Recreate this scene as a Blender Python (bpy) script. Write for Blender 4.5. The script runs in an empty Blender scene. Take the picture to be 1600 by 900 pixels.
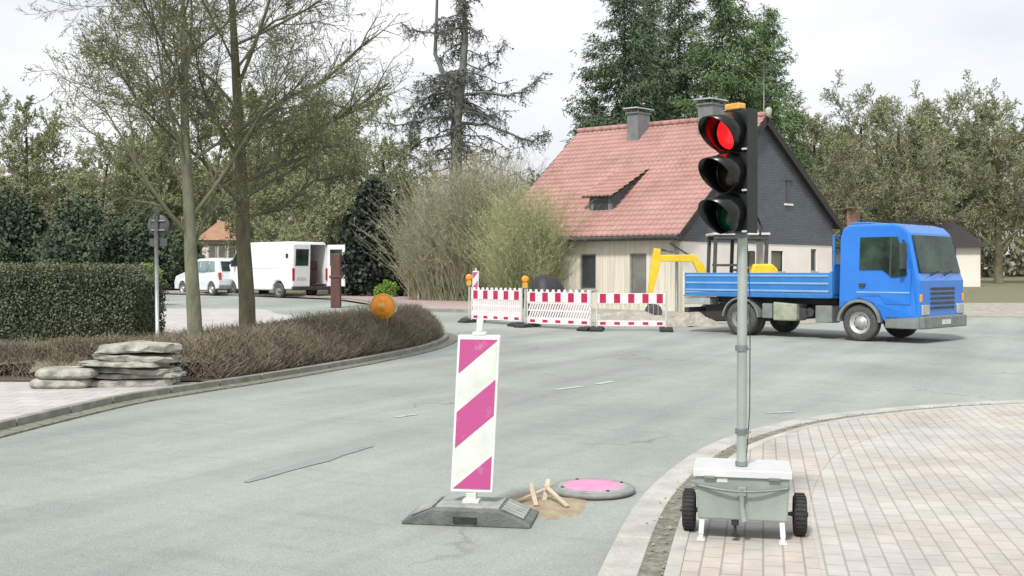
import bpy, bmesh, math, random
from mathutils import Vector, Matrix, noise as mnoise
R = math.radians
S = bpy.context.scene
COL = S.collection
FPX, HZ, HC = 1700.0, 424.0, 1.5

# ------------------------------------------------------------------ camera, sky, sun, exposure
cam = bpy.data.cameras.new('camera'); camo = bpy.data.objects.new('camera', cam); COL.objects.link(camo)
camo.location = (0, 0, HC); camo.rotation_euler = (R(90), 0, 0)
cam.sensor_width = 36; cam.lens = 36 * FPX / 1600; cam.shift_y = (HZ - 450) / 1600
cam.clip_end = 3000; S.camera = camo
SUN = Vector((-0.26, -0.62, 0.80)).normalized()
W = bpy.data.worlds.new('World'); S.world = W; W.use_nodes = True
nt = W.node_tree; nt.nodes.clear()
out = nt.nodes.new('ShaderNodeOutputWorld'); bg = nt.nodes.new('ShaderNodeBackground')
sky = nt.nodes.new('ShaderNodeTexSky'); sky.sky_type = 'NISHITA'; sky.sun_disc = False
sky.sun_elevation = math.asin(SUN.z); sky.sun_rotation = math.atan2(SUN.x, SUN.y)
sky.dust_density = 3
tc = nt.nodes.new('ShaderNodeTexCoord'); nz = nt.nodes.new('ShaderNodeTexNoise')
mp = nt.nodes.new('ShaderNodeMapping'); mp.inputs['Scale'].default_value = (1, 1, 3)
nz.inputs['Scale'].default_value = 2.2; nz.inputs['Detail'].default_value = 5
rp = nt.nodes.new('ShaderNodeValToRGB')
rp.color_ramp.elements[0].position = 0.35; rp.color_ramp.elements[0].color = (7.2, 7.6, 8.1, 1)
rp.color_ramp.elements[1].position = 0.62; rp.color_ramp.elements[1].color = (9.8, 9.7, 9.8, 1)
mx = nt.nodes.new('ShaderNodeMix'); mx.data_type = 'RGBA'; mx.inputs[0].default_value = 0.86
L = nt.links
L.new(tc.outputs['Generated'], mp.inputs[0]); L.new(mp.outputs[0], nz.inputs['Vector']); L.new(nz.outputs['Fac'], rp.inputs[0])
L.new(sky.outputs[0], mx.inputs[6]); L.new(rp.outputs[0], mx.inputs[7]); L.new(mx.outputs[2], bg.inputs[0])
bg.inputs[1].default_value = 0.078; L.new(bg.outputs[0], out.inputs[0])
sl = bpy.data.lights.new('sun', 'SUN'); so = bpy.data.objects.new('sun', sl); COL.objects.link(so)
sl.energy = 2.4; sl.angle = R(7); sl.color = (1.0, 0.96, 0.90)
so.rotation_euler = SUN.to_track_quat('Z', 'Y').to_euler(); so.location = SUN * 50
S.view_settings.view_transform = 'Standard'; S.view_settings.look = 'None'
S.view_settings.exposure = 0.62; S.view_settings.gamma = 1

# ------------------------------------------------------------------ materials
def M(name, c1, c2=None, rough=0.7, scale=6.0, detail=5, bump=0.0, bscale=None, metal=0.0, coat=0.0, emit=0.0,
      stretch=(1, 1, 1), trans=0.0, lo=0.35, hi=0.65, speck=0.0):
    m = bpy.data.materials.new(name); m.use_nodes = True; n = m.node_tree; N = n.nodes; K = n.links
    b = N['Principled BSDF']; b.inputs['Roughness'].default_value = rough; b.inputs['Metallic'].default_value = metal
    b.inputs['Coat Weight'].default_value = coat
    if c2 is None: c2 = tuple(x * 0.82 for x in c1)
    t = N.new('ShaderNodeTexCoord'); mpp = N.new('ShaderNodeMapping'); mpp.inputs['Scale'].default_value = stretch
    z = N.new('ShaderNodeTexNoise'); z.inputs['Scale'].default_value = scale; z.inputs['Detail'].default_value = detail
    z.inputs['Roughness'].default_value = 0.62
    r = N.new('ShaderNodeValToRGB'); r.color_ramp.elements[0].position = lo; r.color_ramp.elements[1].position = hi
    r.color_ramp.elements[0].color = (*c2, 1); r.color_ramp.elements[1].color = (*c1, 1)
    K.new(t.outputs['Object'], mpp.inputs[0]); K.new(mpp.outputs[0], z.inputs['Vector']); K.new(z.outputs['Fac'], r.inputs[0])
    cout = r.outputs[0]
    if speck:
        z3 = N.new('ShaderNodeTexNoise'); z3.inputs['Scale'].default_value = 90; z3.inputs['Detail'].default_value = 3
        K.new(t.outputs['Object'], z3.inputs['Vector'])
        mr = N.new('ShaderNodeMapRange'); mr.inputs[1].default_value = .3; mr.inputs[2].default_value = .7
        mr.inputs[3].default_value = 1 - speck; mr.inputs[4].default_value = 1 + speck
        K.new(z3.outputs['Fac'], mr.inputs[0])
        vm = N.new('ShaderNodeVectorMath'); vm.operation = 'SCALE'; K.new(cout, vm.inputs[0]); K.new(mr.outputs[0], vm.inputs['Scale'])
        cout = vm.outputs[0]
    K.new(cout, b.inputs['Base Color'])
    if bump:
        z2 = N.new('ShaderNodeTexNoise'); z2.inputs['Scale'].default_value = bscale or scale * 4; z2.inputs['Detail'].default_value = 4
        K.new(mpp.outputs[0], z2.inputs['Vector'])
        bp = N.new('ShaderNodeBump'); bp.inputs['Strength'].default_value = bump; bp.inputs['Distance'].default_value = 0.02
        K.new(z2.outputs['Fac'], bp.inputs['Height']); K.new(bp.outputs[0], b.inputs['Normal'])
    if emit:
        b.inputs['Emission Color'].default_value = (*c1, 1); b.inputs['Emission Strength'].default_value = emit
    if trans: b.inputs['Transmission Weight'].default_value = trans
    return m

def brickmat(name, c1, c2, mortar, w, hgt, msize, swap=False, rough=.8, bump=.5, dirt=.25, axis='XY', rot=0, tint=None):
    m = bpy.data.materials.new(name); m.use_nodes = True; n = m.node_tree; N = n.nodes; K = n.links
    b = N['Principled BSDF']; b.inputs['Roughness'].default_value = rough
    t = N.new('ShaderNodeTexCoord'); sp = N.new('ShaderNodeSeparateXYZ'); cb = N.new('ShaderNodeCombineXYZ')
    mr0 = N.new('ShaderNodeMapping'); mr0.inputs['Rotation'].default_value = (0, 0, rot)
    K.new(t.outputs['Object'], mr0.inputs[0]); K.new(mr0.outputs[0], sp.inputs[0])
    a, c = axis[0], axis[1]
    if swap: a, c = c, a
    K.new(sp.outputs[a], cb.inputs[0]); K.new(sp.outputs[c], cb.inputs[1])
    br = N.new('ShaderNodeTexBrick'); br.inputs['Scale'].default_value = 1
    br.inputs['Brick Width'].default_value = w; br.inputs['Row Height'].default_value = hgt
    br.inputs['Mortar Size'].default_value = msize; br.inputs['Mortar Smooth'].default_value = .3
    br.inputs['Color1'].default_value = (*c1, 1); br.inputs['Color2'].default_value = (*c2, 1); br.inputs['Mortar'].default_value = (*mortar, 1)
    K.new(cb.outputs[0], br.inputs['Vector'])
    z = N.new('ShaderNodeTexNoise'); z.inputs['Scale'].default_value = 1.6; z.inputs['Detail'].default_value = 7
    z.inputs['Roughness'].default_value = .7
    K.new(t.outputs['Object'], z.inputs['Vector'])
    mr = N.new('ShaderNodeMapRange'); mr.inputs[1].default_value = .3; mr.inputs[2].default_value = .7
    mr.inputs[3].default_value = 1 - dirt; mr.inputs[4].default_value = 1 + dirt * .5
    K.new(z.outputs['Fac'], mr.inputs[0])
    bcol = br.outputs['Color']
    if tint:
        z4 = N.new('ShaderNodeTexNoise'); z4.inputs['Scale'].default_value = .9; z4.inputs['Detail'].default_value = 6
        K.new(t.outputs['Object'], z4.inputs['Vector']); m4 = N.new('ShaderNodeMapRange'); m4.inputs[1].default_value = .48; m4.inputs[2].default_value = .60
        K.new(z4.outputs['Fac'], m4.inputs[0]); x4 = N.new('ShaderNodeMix'); x4.data_type = 'RGBA'; x4.blend_type = 'MULTIPLY'
        K.new(m4.outputs[0], x4.inputs[0]); K.new(bcol, x4.inputs[6]); x4.inputs[7].default_value = (*tint, 1); bcol = x4.outputs[2]
    vm = N.new('ShaderNodeVectorMath'); vm.operation = 'SCALE'; K.new(bcol, vm.inputs[0]); K.new(mr.outputs[0], vm.inputs['Scale'])
    K.new(vm.outputs[0], b.inputs['Base Color'])
    bp = N.new('ShaderNodeBump'); bp.inputs['Strength'].default_value = bump; bp.inputs['Distance'].default_value = .01; bp.invert = True
    K.new(br.outputs['Fac'], bp.inputs['Height']); K.new(bp.outputs[0], b.inputs['Normal'])
    return m

mt = {}
mt['asphalt'] = M('asphalt', (.304, .334, .306), (.250, .277, .252), rough=.85, lo=.25, hi=.62, scale=.55, detail=8, bump=.35, bscale=60, speck=.16, stretch=(1, .6, 1))
def streaks(m, rot, amt):
    n = m.node_tree; N = n.nodes; K = n.links; b = N['Principled BSDF']; src = b.inputs['Base Color'].links[0].from_socket
    t = N.new('ShaderNodeTexCoord'); col = src
    for (sc_, st_, lo_, hi_, am) in ((1.0, (1.1, .09, 1), .35, .7, amt), (7, (1, 1, 1), .3, .7, amt * .35), (.23, (1, 1, 1), .4, .6, amt * .6), (2.2, (.25, 2.6, 1), .55, .75, amt * .5)):
        mp_ = N.new('ShaderNodeMapping'); mp_.vector_type = 'POINT'; mp_.inputs['Rotation'].default_value = (0, 0, rot)
        m2 = N.new('ShaderNodeVectorMath'); m2.operation = 'MULTIPLY'; m2.inputs[1].default_value = st_
        K.new(t.outputs['Object'], mp_.inputs[0]); K.new(mp_.outputs[0], m2.inputs[0])
        z = N.new('ShaderNodeTexNoise'); z.inputs['Scale'].default_value = sc_; z.inputs['Detail'].default_value = 6; z.inputs['Roughness'].default_value = .6
        K.new(m2.outputs[0], z.inputs['Vector']); r = N.new('ShaderNodeMapRange'); r.inputs[1].default_value = lo_; r.inputs[2].default_value = hi_
        r.inputs[3].default_value = 1 + am * .5; r.inputs[4].default_value = 1 - am; K.new(z.outputs['Fac'], r.inputs[0])
        v = N.new('ShaderNodeVectorMath'); v.operation = 'SCALE'; K.new(col, v.inputs[0]); K.new(r.outputs[0], v.inputs['Scale']); col = v.outputs[0]
    nz_ = N.new('ShaderNodeTexNoise'); nz_.inputs['Scale'].default_value = 1.7; nz_.inputs['Detail'].default_value = 5
    K.new(t.outputs['Object'], nz_.inputs['Vector']); ad = N.new('ShaderNodeVectorMath'); ad.operation = 'MULTIPLY_ADD'; ad.inputs[1].default_value = (.9, .9, .9)
    K.new(nz_.outputs['Color'], ad.inputs[0]); K.new(t.outputs['Object'], ad.inputs[2])
    vo = N.new('ShaderNodeTexVoronoi'); vo.feature = 'DISTANCE_TO_EDGE'; vo.inputs['Scale'].default_value = .33; K.new(ad.outputs[0], vo.inputs['Vector'])
    cr_ = N.new('ShaderNodeMapRange'); cr_.inputs[1].default_value = .0; cr_.inputs[2].default_value = .012; cr_.inputs[3].default_value = 1; cr_.inputs[4].default_value = 0
    K.new(vo.outputs['Distance'], cr_.inputs[0])
    ms = N.new('ShaderNodeTexNoise'); ms.inputs['Scale'].default_value = .30; K.new(t.outputs['Object'], ms.inputs['Vector'])
    mm_ = N.new('ShaderNodeMapRange'); mm_.inputs[1].default_value = .50; mm_.inputs[2].default_value = .62; mm_.inputs[3].default_value = 0; mm_.inputs[4].default_value = .32; K.new(ms.outputs['Fac'], mm_.inputs[0])
    pr = N.new('ShaderNodeMath'); pr.operation = 'MULTIPLY'; K.new(cr_.outputs[0], pr.inputs[0]); K.new(mm_.outputs[0], pr.inputs[1])
    iv = N.new('ShaderNodeMath'); iv.operation = 'SUBTRACT'; iv.inputs[0].default_value = 1; K.new(pr.outputs[0], iv.inputs[1])
    v = N.new('ShaderNodeVectorMath'); v.operation = 'SCALE'; K.new(col, v.inputs[0]); K.new(iv.outputs[0], v.inputs['Scale']); col = v.outputs[0]
    K.new(col, b.inputs['Base Color'])
streaks(mt['asphalt'], R(28), .17)
mt['asphalt_patch'] = M('asphalt_patch', (.265, .29, .275), (.23, .255, .242), rough=.85, scale=3, bump=.3, bscale=60, speck=.15)
mt['ground'] = M('ground', (.14, .16, .08), (.20, .17, .12), rough=.95, scale=1.2, bump=.6, bscale=12)
mt['soil'] = M('soil', (.13, .10, .075), (.08, .062, .045), rough=.95, scale=5, bump=.8, bscale=20)
mt['sand'] = M('sand', (.38, .32, .22), (.25, .205, .135), rough=.95, scale=7, bump=.6, bscale=40)
mt['rubble'] = M('rubble', (.42, .40, .35), (.26, .24, .2), rough=.95, scale=4, bump=.8, bscale=30)
mt['paver'] = brickmat('paver', (.49, .475, .435), (.44, .43, .40), (.34, .33, .30), .2, .1, .006, swap=True, dirt=.25, rot=R(13), tint=(1.01, .965, .92))
mt['paver_red'] = brickmat('paver_red', (.49, .43, .375), (.455, .43, .39), (.32, .285, .25), .2, .1, .006, swap=True, dirt=.28, rot=R(13), tint=(.97, 1.08, 1.14))
mt['paver_pink'] = brickmat('paver_pink', (.48, .37, .36), (.43, .35, .34), (.26, .22, .21), .2, .1, .006, dirt=.15)
mt['paver_pale'] = brickmat('paver_pale', (.5, .48, .46), (.45, .43, .42), (.3, .28, .27), .3, .3, .008, dirt=.15)
mt['kerb'] = M('kerb', (.48, .47, .43), (.34, .34, .31), rough=.9, scale=3.5, detail=8, bump=.4, bscale=50, speck=.1)
mt['kerb_old'] = M('kerb_old', (.30, .30, .26), (.18, .19, .15), rough=.9, scale=4, detail=8, bump=.4, bscale=50)
mt['gutter'] = M('gutter', (.27, .27, .23), (.12, .125, .08), rough=.95, scale=14, detail=8, bump=.8, bscale=60)
mt['gravel'] = M('gravel', (.36, .35, .32), (.16, .16, .12), rough=.95, scale=18)
mt['paint'] = M('paint', (.52, .55, .53), (.32, .35, .33), rough=.8, scale=5, detail=10, speck=.12)
mt['zinc'] = M('zinc', (.34, .39, .355), (.26, .305, .28), rough=.55, scale=4, metal=.35, bump=.05, bscale=10)
mt['zinc_sunlit'] = M('zinc_sunlit', (.72, .74, .74), (.62, .64, .64), rough=.45, scale=5, metal=.35, bump=.05, bscale=10)  # paler than the box zinc: sun from above put into the lid colour
mt['zinc_dark'] = M('zinc_dark', (.22, .25, .235), (.16, .185, .175), rough=.5, scale=8, metal=.3)
mt['pole'] = M('pole', (.42, .46, .43), (.33, .37, .35), rough=.5, scale=8, metal=.4, stretch=(1, 1, .3))
mt['grey_white'] = M('grey_white', (.66, .68, .66), (.5, .52, .5), rough=.5, scale=8)
mt['rubber'] = M('rubber', (.035, .036, .036), (.02, .02, .02), rough=.8, scale=20, bump=.2)
mt['rubber_dusty'] = M('rubber_dusty', (.10, .10, .095), (.05, .05, .05), rough=.85, scale=14, bump=.2)
mt['sig_black'] = M('sig_black', (.016, .020, .020), (.010, .013, .013), rough=.42, scale=6)
mt['sig_visor'] = M('sig_visor', (.008, .010, .010), (.006, .007, .007), rough=.30, scale=6)
mt['sig_red'] = M('sig_red', (1, .006, .008), (.9, .004, .006), rough=.25, scale=30, emit=2.2)
mt['sig_amber'] = M('sig_amber', (.022, .012, .004), (.016, .009, .003), rough=.15, scale=30)
mt['sig_green'] = M('sig_green', (.003, .045, .024), (.002, .03, .016), rough=.15, scale=30)
mt['orange_lens'] = M('orange_lens', (.98, .36, .03), (.85, .26, .015), rough=.25, scale=22)
mt['orange_cap'] = M('orange_cap', (.85, .48, .12), (.65, .30, .05), rough=.4, scale=22)
mt['yellow_housing'] = M('yellow_housing', (.75, .42, .05), (.55, .3, .04), rough=.5, scale=10)
mt['base_plastic'] = M('base_plastic', (.16, .175, .165), (.09, .1, .095), rough=.8, scale=9, detail=8, bump=.4, bscale=70)
mt['base_light'] = M('base_light', (.36, .37, .35), (.22, .23, .22), rough=.8, scale=9, detail=8, bump=.3, bscale=70)
mt['white_plastic'] = M('white_plastic', (.70, .73, .68), (.56, .60, .55), rough=.5, scale=9, detail=7)
mt['white_frame'] = M('white_frame', (.80, .80, .79), (.68, .69, .67), rough=.5, scale=9)
mt['magenta'] = M('magenta', (.46, .075, .24), (.50, .20, .34), rough=.45, scale=14, detail=9, lo=.30, hi=.42)
mt['crimson'] = M('crimson', (.50, .012, .08), (.40, .012, .065), rough=.4, scale=8)
mt['barrier_white'] = M('barrier_white', (.82, .74, .76), (.7, .66, .66), rough=.5, scale=7)
mt['pink_face'] = M('pink_face', (.74, .28, .46), (.60, .22, .38), rough=.5, scale=11, detail=8)
mt['rim_grey'] = M('rim_grey', (.27, .28, .265), (.18, .19, .18), rough=.6, scale=9)
mt['wood_pale'] = M('wood_pale', (.55, .47, .36), (.4, .33, .24), rough=.8, scale=10, stretch=(1, 1, .2))
mt['wood_red'] = M('wood_red', (.13, .06, .05), (.08, .04, .035), rough=.85, scale=9, stretch=(1, 1, .2), bump=.4)
mt['wood_stake'] = M('wood_stake', (.30, .24, .17), (.2, .16, .11), rough=.85, scale=9, stretch=(1, 1, .2))
mt['bark_green'] = M('bark_green', (.205, .215, .14), (.11, .11, .078), rough=.95, scale=7, stretch=(1, 1, .35), bump=.9, bscale=22)
mt['bark_brown'] = M('bark_brown', (.15, .14, .085), (.08, .07, .045), rough=.95, scale=7, stretch=(1, 1, .35), bump=.9, bscale=22)
mt['twig_grey'] = M('twig_grey', (.165, .165, .10), (.10, .105, .065), rough=.9, scale=1.2)
mt['twig_olive'] = M('twig_olive', (.30, .30, .21), (.20, .205, .14), rough=.9, scale=.7)
mt['bud'] = M('bud', (.27, .33, .08), (.17, .22, .06), rough=.8, scale=1.0)
mt['bud_olive'] = M('bud_olive', (.30, .34, .15), (.21, .25, .115), rough=.85, scale=.6)
mt['willow'] = M('willow', (.39, .375, .255), (.25, .26, .16), rough=.9, scale=.8)
mt['willow_yellow'] = M('willow_yellow', (.40, .42, .22), (.28, .31, .16), rough=.9, scale=.8)
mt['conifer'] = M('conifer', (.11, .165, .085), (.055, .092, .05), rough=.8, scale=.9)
mt['conifer_green'] = M('conifer_green', (.135, .215, .075), (.065, .115, .05), rough=.8, scale=.9)  # lighter, yellower green than the other conifer colour
mt['larch'] = M('larch', (.165, .175, .15), (.11, .12, .10), rough=.9, scale=1.0)  # lightened towards grey: fog put into the branch colour
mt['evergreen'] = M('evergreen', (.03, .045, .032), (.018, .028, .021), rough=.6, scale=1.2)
mt['hedge_green'] = M('hedge_green', (.15, .175, .10), (.09, .11, .06), rough=.8, scale=2)
mt['lime_green'] = M('lime_green', (.22, .36, .06), (.13, .24, .04), rough=.8, scale=4)
mt['hedge_brown'] = M('hedge_brown', (.25, .215, .155), (.155, .135, .098), rough=.95, scale=2.2, detail=7)
mt['stone'] = M('stone', (.46, .45, .39), (.17, .18, .15), rough=.9, scale=6, detail=8, bump=.6, bscale=25)
mt['tile'] = M('tile', (.42, .245, .215), (.32, .175, .15), rough=.75, scale=1.1, detail=9, speck=.12)
mt['slate'] = brickmat('slate', (.105, .122, .14), (.088, .102, .118), (.05, .056, .064), .22, .10, .007, rough=.6, bump=.4, dirt=.15, axis='XZ')
mt['dark_trim'] = M('dark_trim', (.035, .032, .03), (.022, .02, .02), rough=.7)
mt['render_white'] = M('render_white', (.80, .76, .69), (.70, .66, .60), rough=.9, scale=.8, detail=7)
mt['boards'] = M('boards', (.68, .64, .54), (.50, .48, .40), rough=.9, scale=3.2, stretch=(2.6, 2.6, .1), detail=6)
mt['window_dark'] = M('window_dark', (.045, .05, .052), (.03, .035, .037), rough=.08, scale=3)
mt['window_mid'] = M('window_mid', (.19, .19, .17), (.12, .12, .11), rough=.3, scale=2)
mt['window_brown'] = M('window_brown', (.16, .145, .11), (.11, .10, .08), rough=.4, scale=2)
mt['chimney'] = M('chimney', (.20, .215, .215), (.14, .15, .155), rough=.8, scale=3)
mt['metal_cap'] = M('metal_cap', (.58, .6, .6), (.45, .47, .48), rough=.35, metal=.6)
mt['brick'] = brickmat('brick', (.36, .15, .10), (.28, .12, .09), (.35, .32, .28), .24, .08, .012, axis='XZ')
mt['blue'] = M('blue', (.016, .185, .66), (.014, .165, .60), rough=.3, scale=2, coat=.5)
mt['blue_bed'] = M('blue_bed', (.035, .20, .52), (.03, .155, .43), rough=.45, scale=2.5, detail=8, coat=.2)
mt['blue_light'] = M('blue_light', (.22, .42, .68), (.17, .34, .6), rough=.4, scale=3)
mt['chassis'] = M('chassis', (.06, .062, .06), (.035, .035, .035), rough=.7, scale=5)
mt['grey_plastic'] = M('grey_plastic', (.22, .24, .23), (.15, .165, .16), rough=.7, scale=4)
mt['tank'] = M('tank', (.38, .40, .30), (.25, .27, .2), rough=.6, scale=5)
mt['alu'] = M('alu', (.55, .57, .56), (.4, .42, .41), rough=.4, metal=.5)
mt['glass'] = M('glass', (.045, .085, .055), (.012, .018, .018), rough=.05, scale=1.5)  # green mottling in the colour stands in for reflected trees
mt['glass'].node_tree.nodes['Principled BSDF'].inputs['Specular IOR Level'].default_value = .22
mt['glass_light'] = M('glass_light', (.28, .36, .37), (.16, .22, .23), rough=.06, scale=1.5)
mt['van_white'] = M('van_white', (.82, .83, .85), (.76, .77, .79), rough=.3, scale=1, coat=.4)
mt['car_white'] = M('car_white', (.72, .76, .80), (.66, .70, .74), rough=.3, scale=1, coat=.4)
mt['cargo'] = M('cargo', (.12, .05, .06), (.06, .04, .04), rough=.8, scale=4)
mt['red_lamp'] = M('red_lamp', (.5, .03, .03), (.4, .02, .02), rough=.2)
mt['yellow'] = M('yellow', (.80, .58, .03), (.68, .47, .03), rough=.45, scale=3)
mt['steel_dark'] = M('steel_dark', (.12, .12, .12), (.07, .07, .07), rough=.5, metal=.4)
mt['cab_frame'] = M('cab_frame', (.07, .075, .075), (.05, .05, .05), rough=.5)
mt['tarp'] = M('tarp', (.03, .032, .036), (.018, .02, .022), rough=.55, scale=4, bump=.5)
mt['roof_orange'] = M('roof_orange', (.42, .24, .15), (.32, .19, .12), rough=.8, scale=2)
mt['roof_grey'] = M('roof_grey', (.32, .30, .26), (.25, .24, .21), rough=.8, scale=2)
mt['sign_back'] = M('sign_back', (.10, .115, .12), (.08, .09, .10), rough=.5)
mt['far_leaf'] = M('far_leaf', (.09, .12, .07), (.05, .075, .045), rough=.9, scale=.9)

# ------------------------------------------------------------------ mesh builder
def ident(v): return v
class MB:
    def __init__(s): s.v = []; s.f = []; s.sm = []
    def add(s, vs, fs, smooth=False):
        o = len(s.v); s.v += [tuple(p) for p in vs]
        for f in fs: s.f.append(tuple(i + o for i in f)); s.sm.append(smooth)
    def box(s, x0, x1, y0, y1, z0, z1, fn=None):
        p = [(x0, y0, z0), (x1, y0, z0), (x1, y1, z0), (x0, y1, z0), (x0, y0, z1), (x1, y0, z1), (x1, y1, z1), (x0, y1, z1)]
        if fn: p = [fn(*q) for q in p]
        s.add(p, [(0, 3, 2, 1), (4, 5, 6, 7), (0, 1, 5, 4), (1, 2, 6, 5), (2, 3, 7, 6), (3, 0, 4, 7)])
    def hexa(s, p): s.add(p, [(0, 3, 2, 1), (4, 5, 6, 7), (0, 1, 5, 4), (1, 2, 6, 5), (2, 3, 7, 6), (3, 0, 4, 7)])
    def prism(s, prof, a, b, axis='y', fn=None, caps=True, skip=()):
        n = len(prof)
        def mk(u, v, w):
            q = {'y': (u, w, v), 'x': (w, u, v), 'z': (u, v, w)}[axis]
            return fn(*q) if fn else q
        vs = [mk(u, v, a) for u, v in prof] + [mk(u, v, b) for u, v in prof]
        fs = [(i, (i + 1) % n, (i + 1) % n + n, i + n) for i in range(n) if i not in skip]
        if caps: fs += [tuple(range(n))[::-1], tuple(range(n, 2 * n))]
        s.add(vs, fs)
    def tube(s, pts, rad, n=6, cap=True, smooth=True):
        pts = [Vector(p) for p in pts]; m = len(pts)
        if not isinstance(rad, (list, tuple)): rad = [rad] * m
        vs = []
        d0 = (pts[-1] - pts[0])
        if d0.length < 1e-6: d0 = Vector((0, 0, 1))
        ref = Vector((0, 0, 1)) if abs(d0.normalized().z) < .8 else Vector((1, 0, 0))
        for i, p in enumerate(pts):
            d = pts[min(i + 1, m - 1)] - pts[max(i - 1, 0)]
            if d.length < 1e-7: d = d0
            d = d.normalized(); u = d.cross(ref)
            if u.length < 1e-4: u = d.orthogonal()
            u.normalize(); w = d.cross(u)
            for k in range(n):
                a = 2 * math.pi * k / n
                vs.append(p + (u * math.cos(a) + w * math.sin(a)) * rad[i])
        fs = [(i * n + k, i * n + (k + 1) % n, (i + 1) * n + (k + 1) % n, (i + 1) * n + k) for i in range(m - 1) for k in range(n)]
        if cap: fs += [tuple(range(n)), tuple(range((m - 1) * n, m * n))[::-1]]
        s.add(vs, fs, smooth)
    def cyl(s, p0, p1, r, n=20, r2=None, smooth=True):
        p0 = Vector(p0); p1 = Vector(p1); d = (p1 - p0).normalized(); u = d.orthogonal().normalized(); w = d.cross(u)
        r2 = r if r2 is None else r2; vs = []
        for p, rr in ((p0, r), (p1, r2)):
            vs += [p + (u * math.cos(2 * math.pi * k / n) + w * math.sin(2 * math.pi * k / n)) * rr for k in range(n)]
        o = len(s.v)
        s.add(vs, [(k, (k + 1) % n, (k + 1) % n + n, k + n) for k in range(n)], smooth)
        s.add([p for p in vs], [tuple(range(n))[::-1], tuple(range(n, 2 * n))])
    def lathe(s, c, axis, prof, n=28, smooth=True):   # prof: (dist along axis, radius)
        c = Vector(c); d = Vector(axis).normalized(); u = d.orthogonal().normalized(); w = d.cross(u); vs = []
        for t, r in prof:
            vs += [c + d * t + (u * math.cos(2 * math.pi * k / n) + w * math.sin(2 * math.pi * k / n)) * max(r, 1e-4) for k in range(n)]
        m = len(prof)
        s.add(vs, [(i * n + k, i * n + (k + 1) % n, (i + 1) * n + (k + 1) % n, (i + 1) * n + k) for i in range(m - 1) for k in range(n)], smooth)
    def tri(s, c, size, rnd, flat=0.0):
        d = Vector((rnd.gauss(0, 1), rnd.gauss(0, 1), rnd.gauss(0, 1) * (1 - flat))).normalized(); u = d.orthogonal().normalized(); w = d.cross(u)
        a = rnd.random() * 6.28; u, w = u * math.cos(a) + w * math.sin(a), w * math.cos(a) - u * math.sin(a)
        c = Vector(c)
        s.add([c - u * size * .5, c + w * size * .35, c + u * size * .5, c - w * size * .35], [(0, 1, 2, 3)])
    def sliver(s, p, q, wd, rnd):
        p = Vector(p); q = Vector(q); d = q - p; u = d.cross(Vector((rnd.gauss(0, 1), rnd.gauss(0, 1), rnd.gauss(0, 1))))
        if u.length < 1e-6: return
        u = u.normalized() * wd
        s.add([p - u, p + u, q + u * .4, q - u * .4], [(0, 1, 2, 3)])
    def build(s, name, m, parent=None, bevel=0, seg=2, loc=None, solid=0, offset=None):
        me = bpy.data.meshes.new(name)
        vs = s.v
        if offset is not None: vs = [(a - offset[0], b - offset[1], c - offset[2]) for a, b, c in vs]
        me.from_pydata(vs, [], s.f); me.polygons.foreach_set('use_smooth', s.sm)
        me.materials.append(m); me.update()
        o = bpy.data.objects.new(name, me); COL.objects.link(o)
        if parent: o.parent = parent
        if loc: o.location = loc
        if offset is not None and not parent: o.location = offset
        if solid and bevel:
            mm = o.modifiers.new('bevel', 'BEVEL'); mm.width = bevel; mm.segments = 3; mm.limit_method = 'ANGLE'; mm.angle_limit = R(30); bevel = 0
        if solid:
            mm = o.modifiers.new('solid', 'SOLIDIFY'); mm.thickness = solid; mm.offset = -1
        if bevel:
            mm = o.modifiers.new('bevel', 'BEVEL'); mm.width = bevel; mm.segments = seg; mm.limit_method = 'ANGLE'; mm.angle_limit = R(40)
        return o

def thing(name, label, cat, loc=(0, 0, 0), rz=0, group=None):
    o = bpy.data.objects.new(name, None); COL.objects.link(o); o.empty_display_size = .2
    o.location = loc; o.rotation_euler = (0, 0, rz); tag(o, label, cat, group); return o
def tag(o, label, cat, group=None, kind=None):
    if label: o['label'] = label
    if cat: o['category'] = cat
    if group: o['group'] = group
    if kind: o['kind'] = kind
    return o
def dup(root, loc, rz, label, group=None, scale=None):
    r = root.copy(); COL.objects.link(r); r.location = loc; r.rotation_euler = (0, 0, rz); r['label'] = label
    if group: r['group'] = group
    if scale: r.scale = scale
    for ch in list(root.children):
        c = ch.copy(); COL.objects.link(c); c.parent = r
        for g in list(ch.children):
            d = g.copy(); COL.objects.link(d); d.parent = c
    return r

# terrain: level up to 24 m, then the street climbs gently
def h(y):
    if y < 24: return 0.0
    if y < 30: return .018 * (y - 24) ** 2 / 12
    if y < 64: return .054 + .018 * (y - 30)
    return .666 + .010 * (min(y, 140) - 64)
def gp(px, py):      # point of the level street under a pixel of the photograph
    D = FPX * HC / (py - HZ); return ((px - 800) / FPX * D, D)
def at(px, py, D): return Vector(((px - 800) / FPX * D, D, HC - (py - HZ) / FPX * D))
def PX(px, D): return (px - 800) / FPX * D

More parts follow.
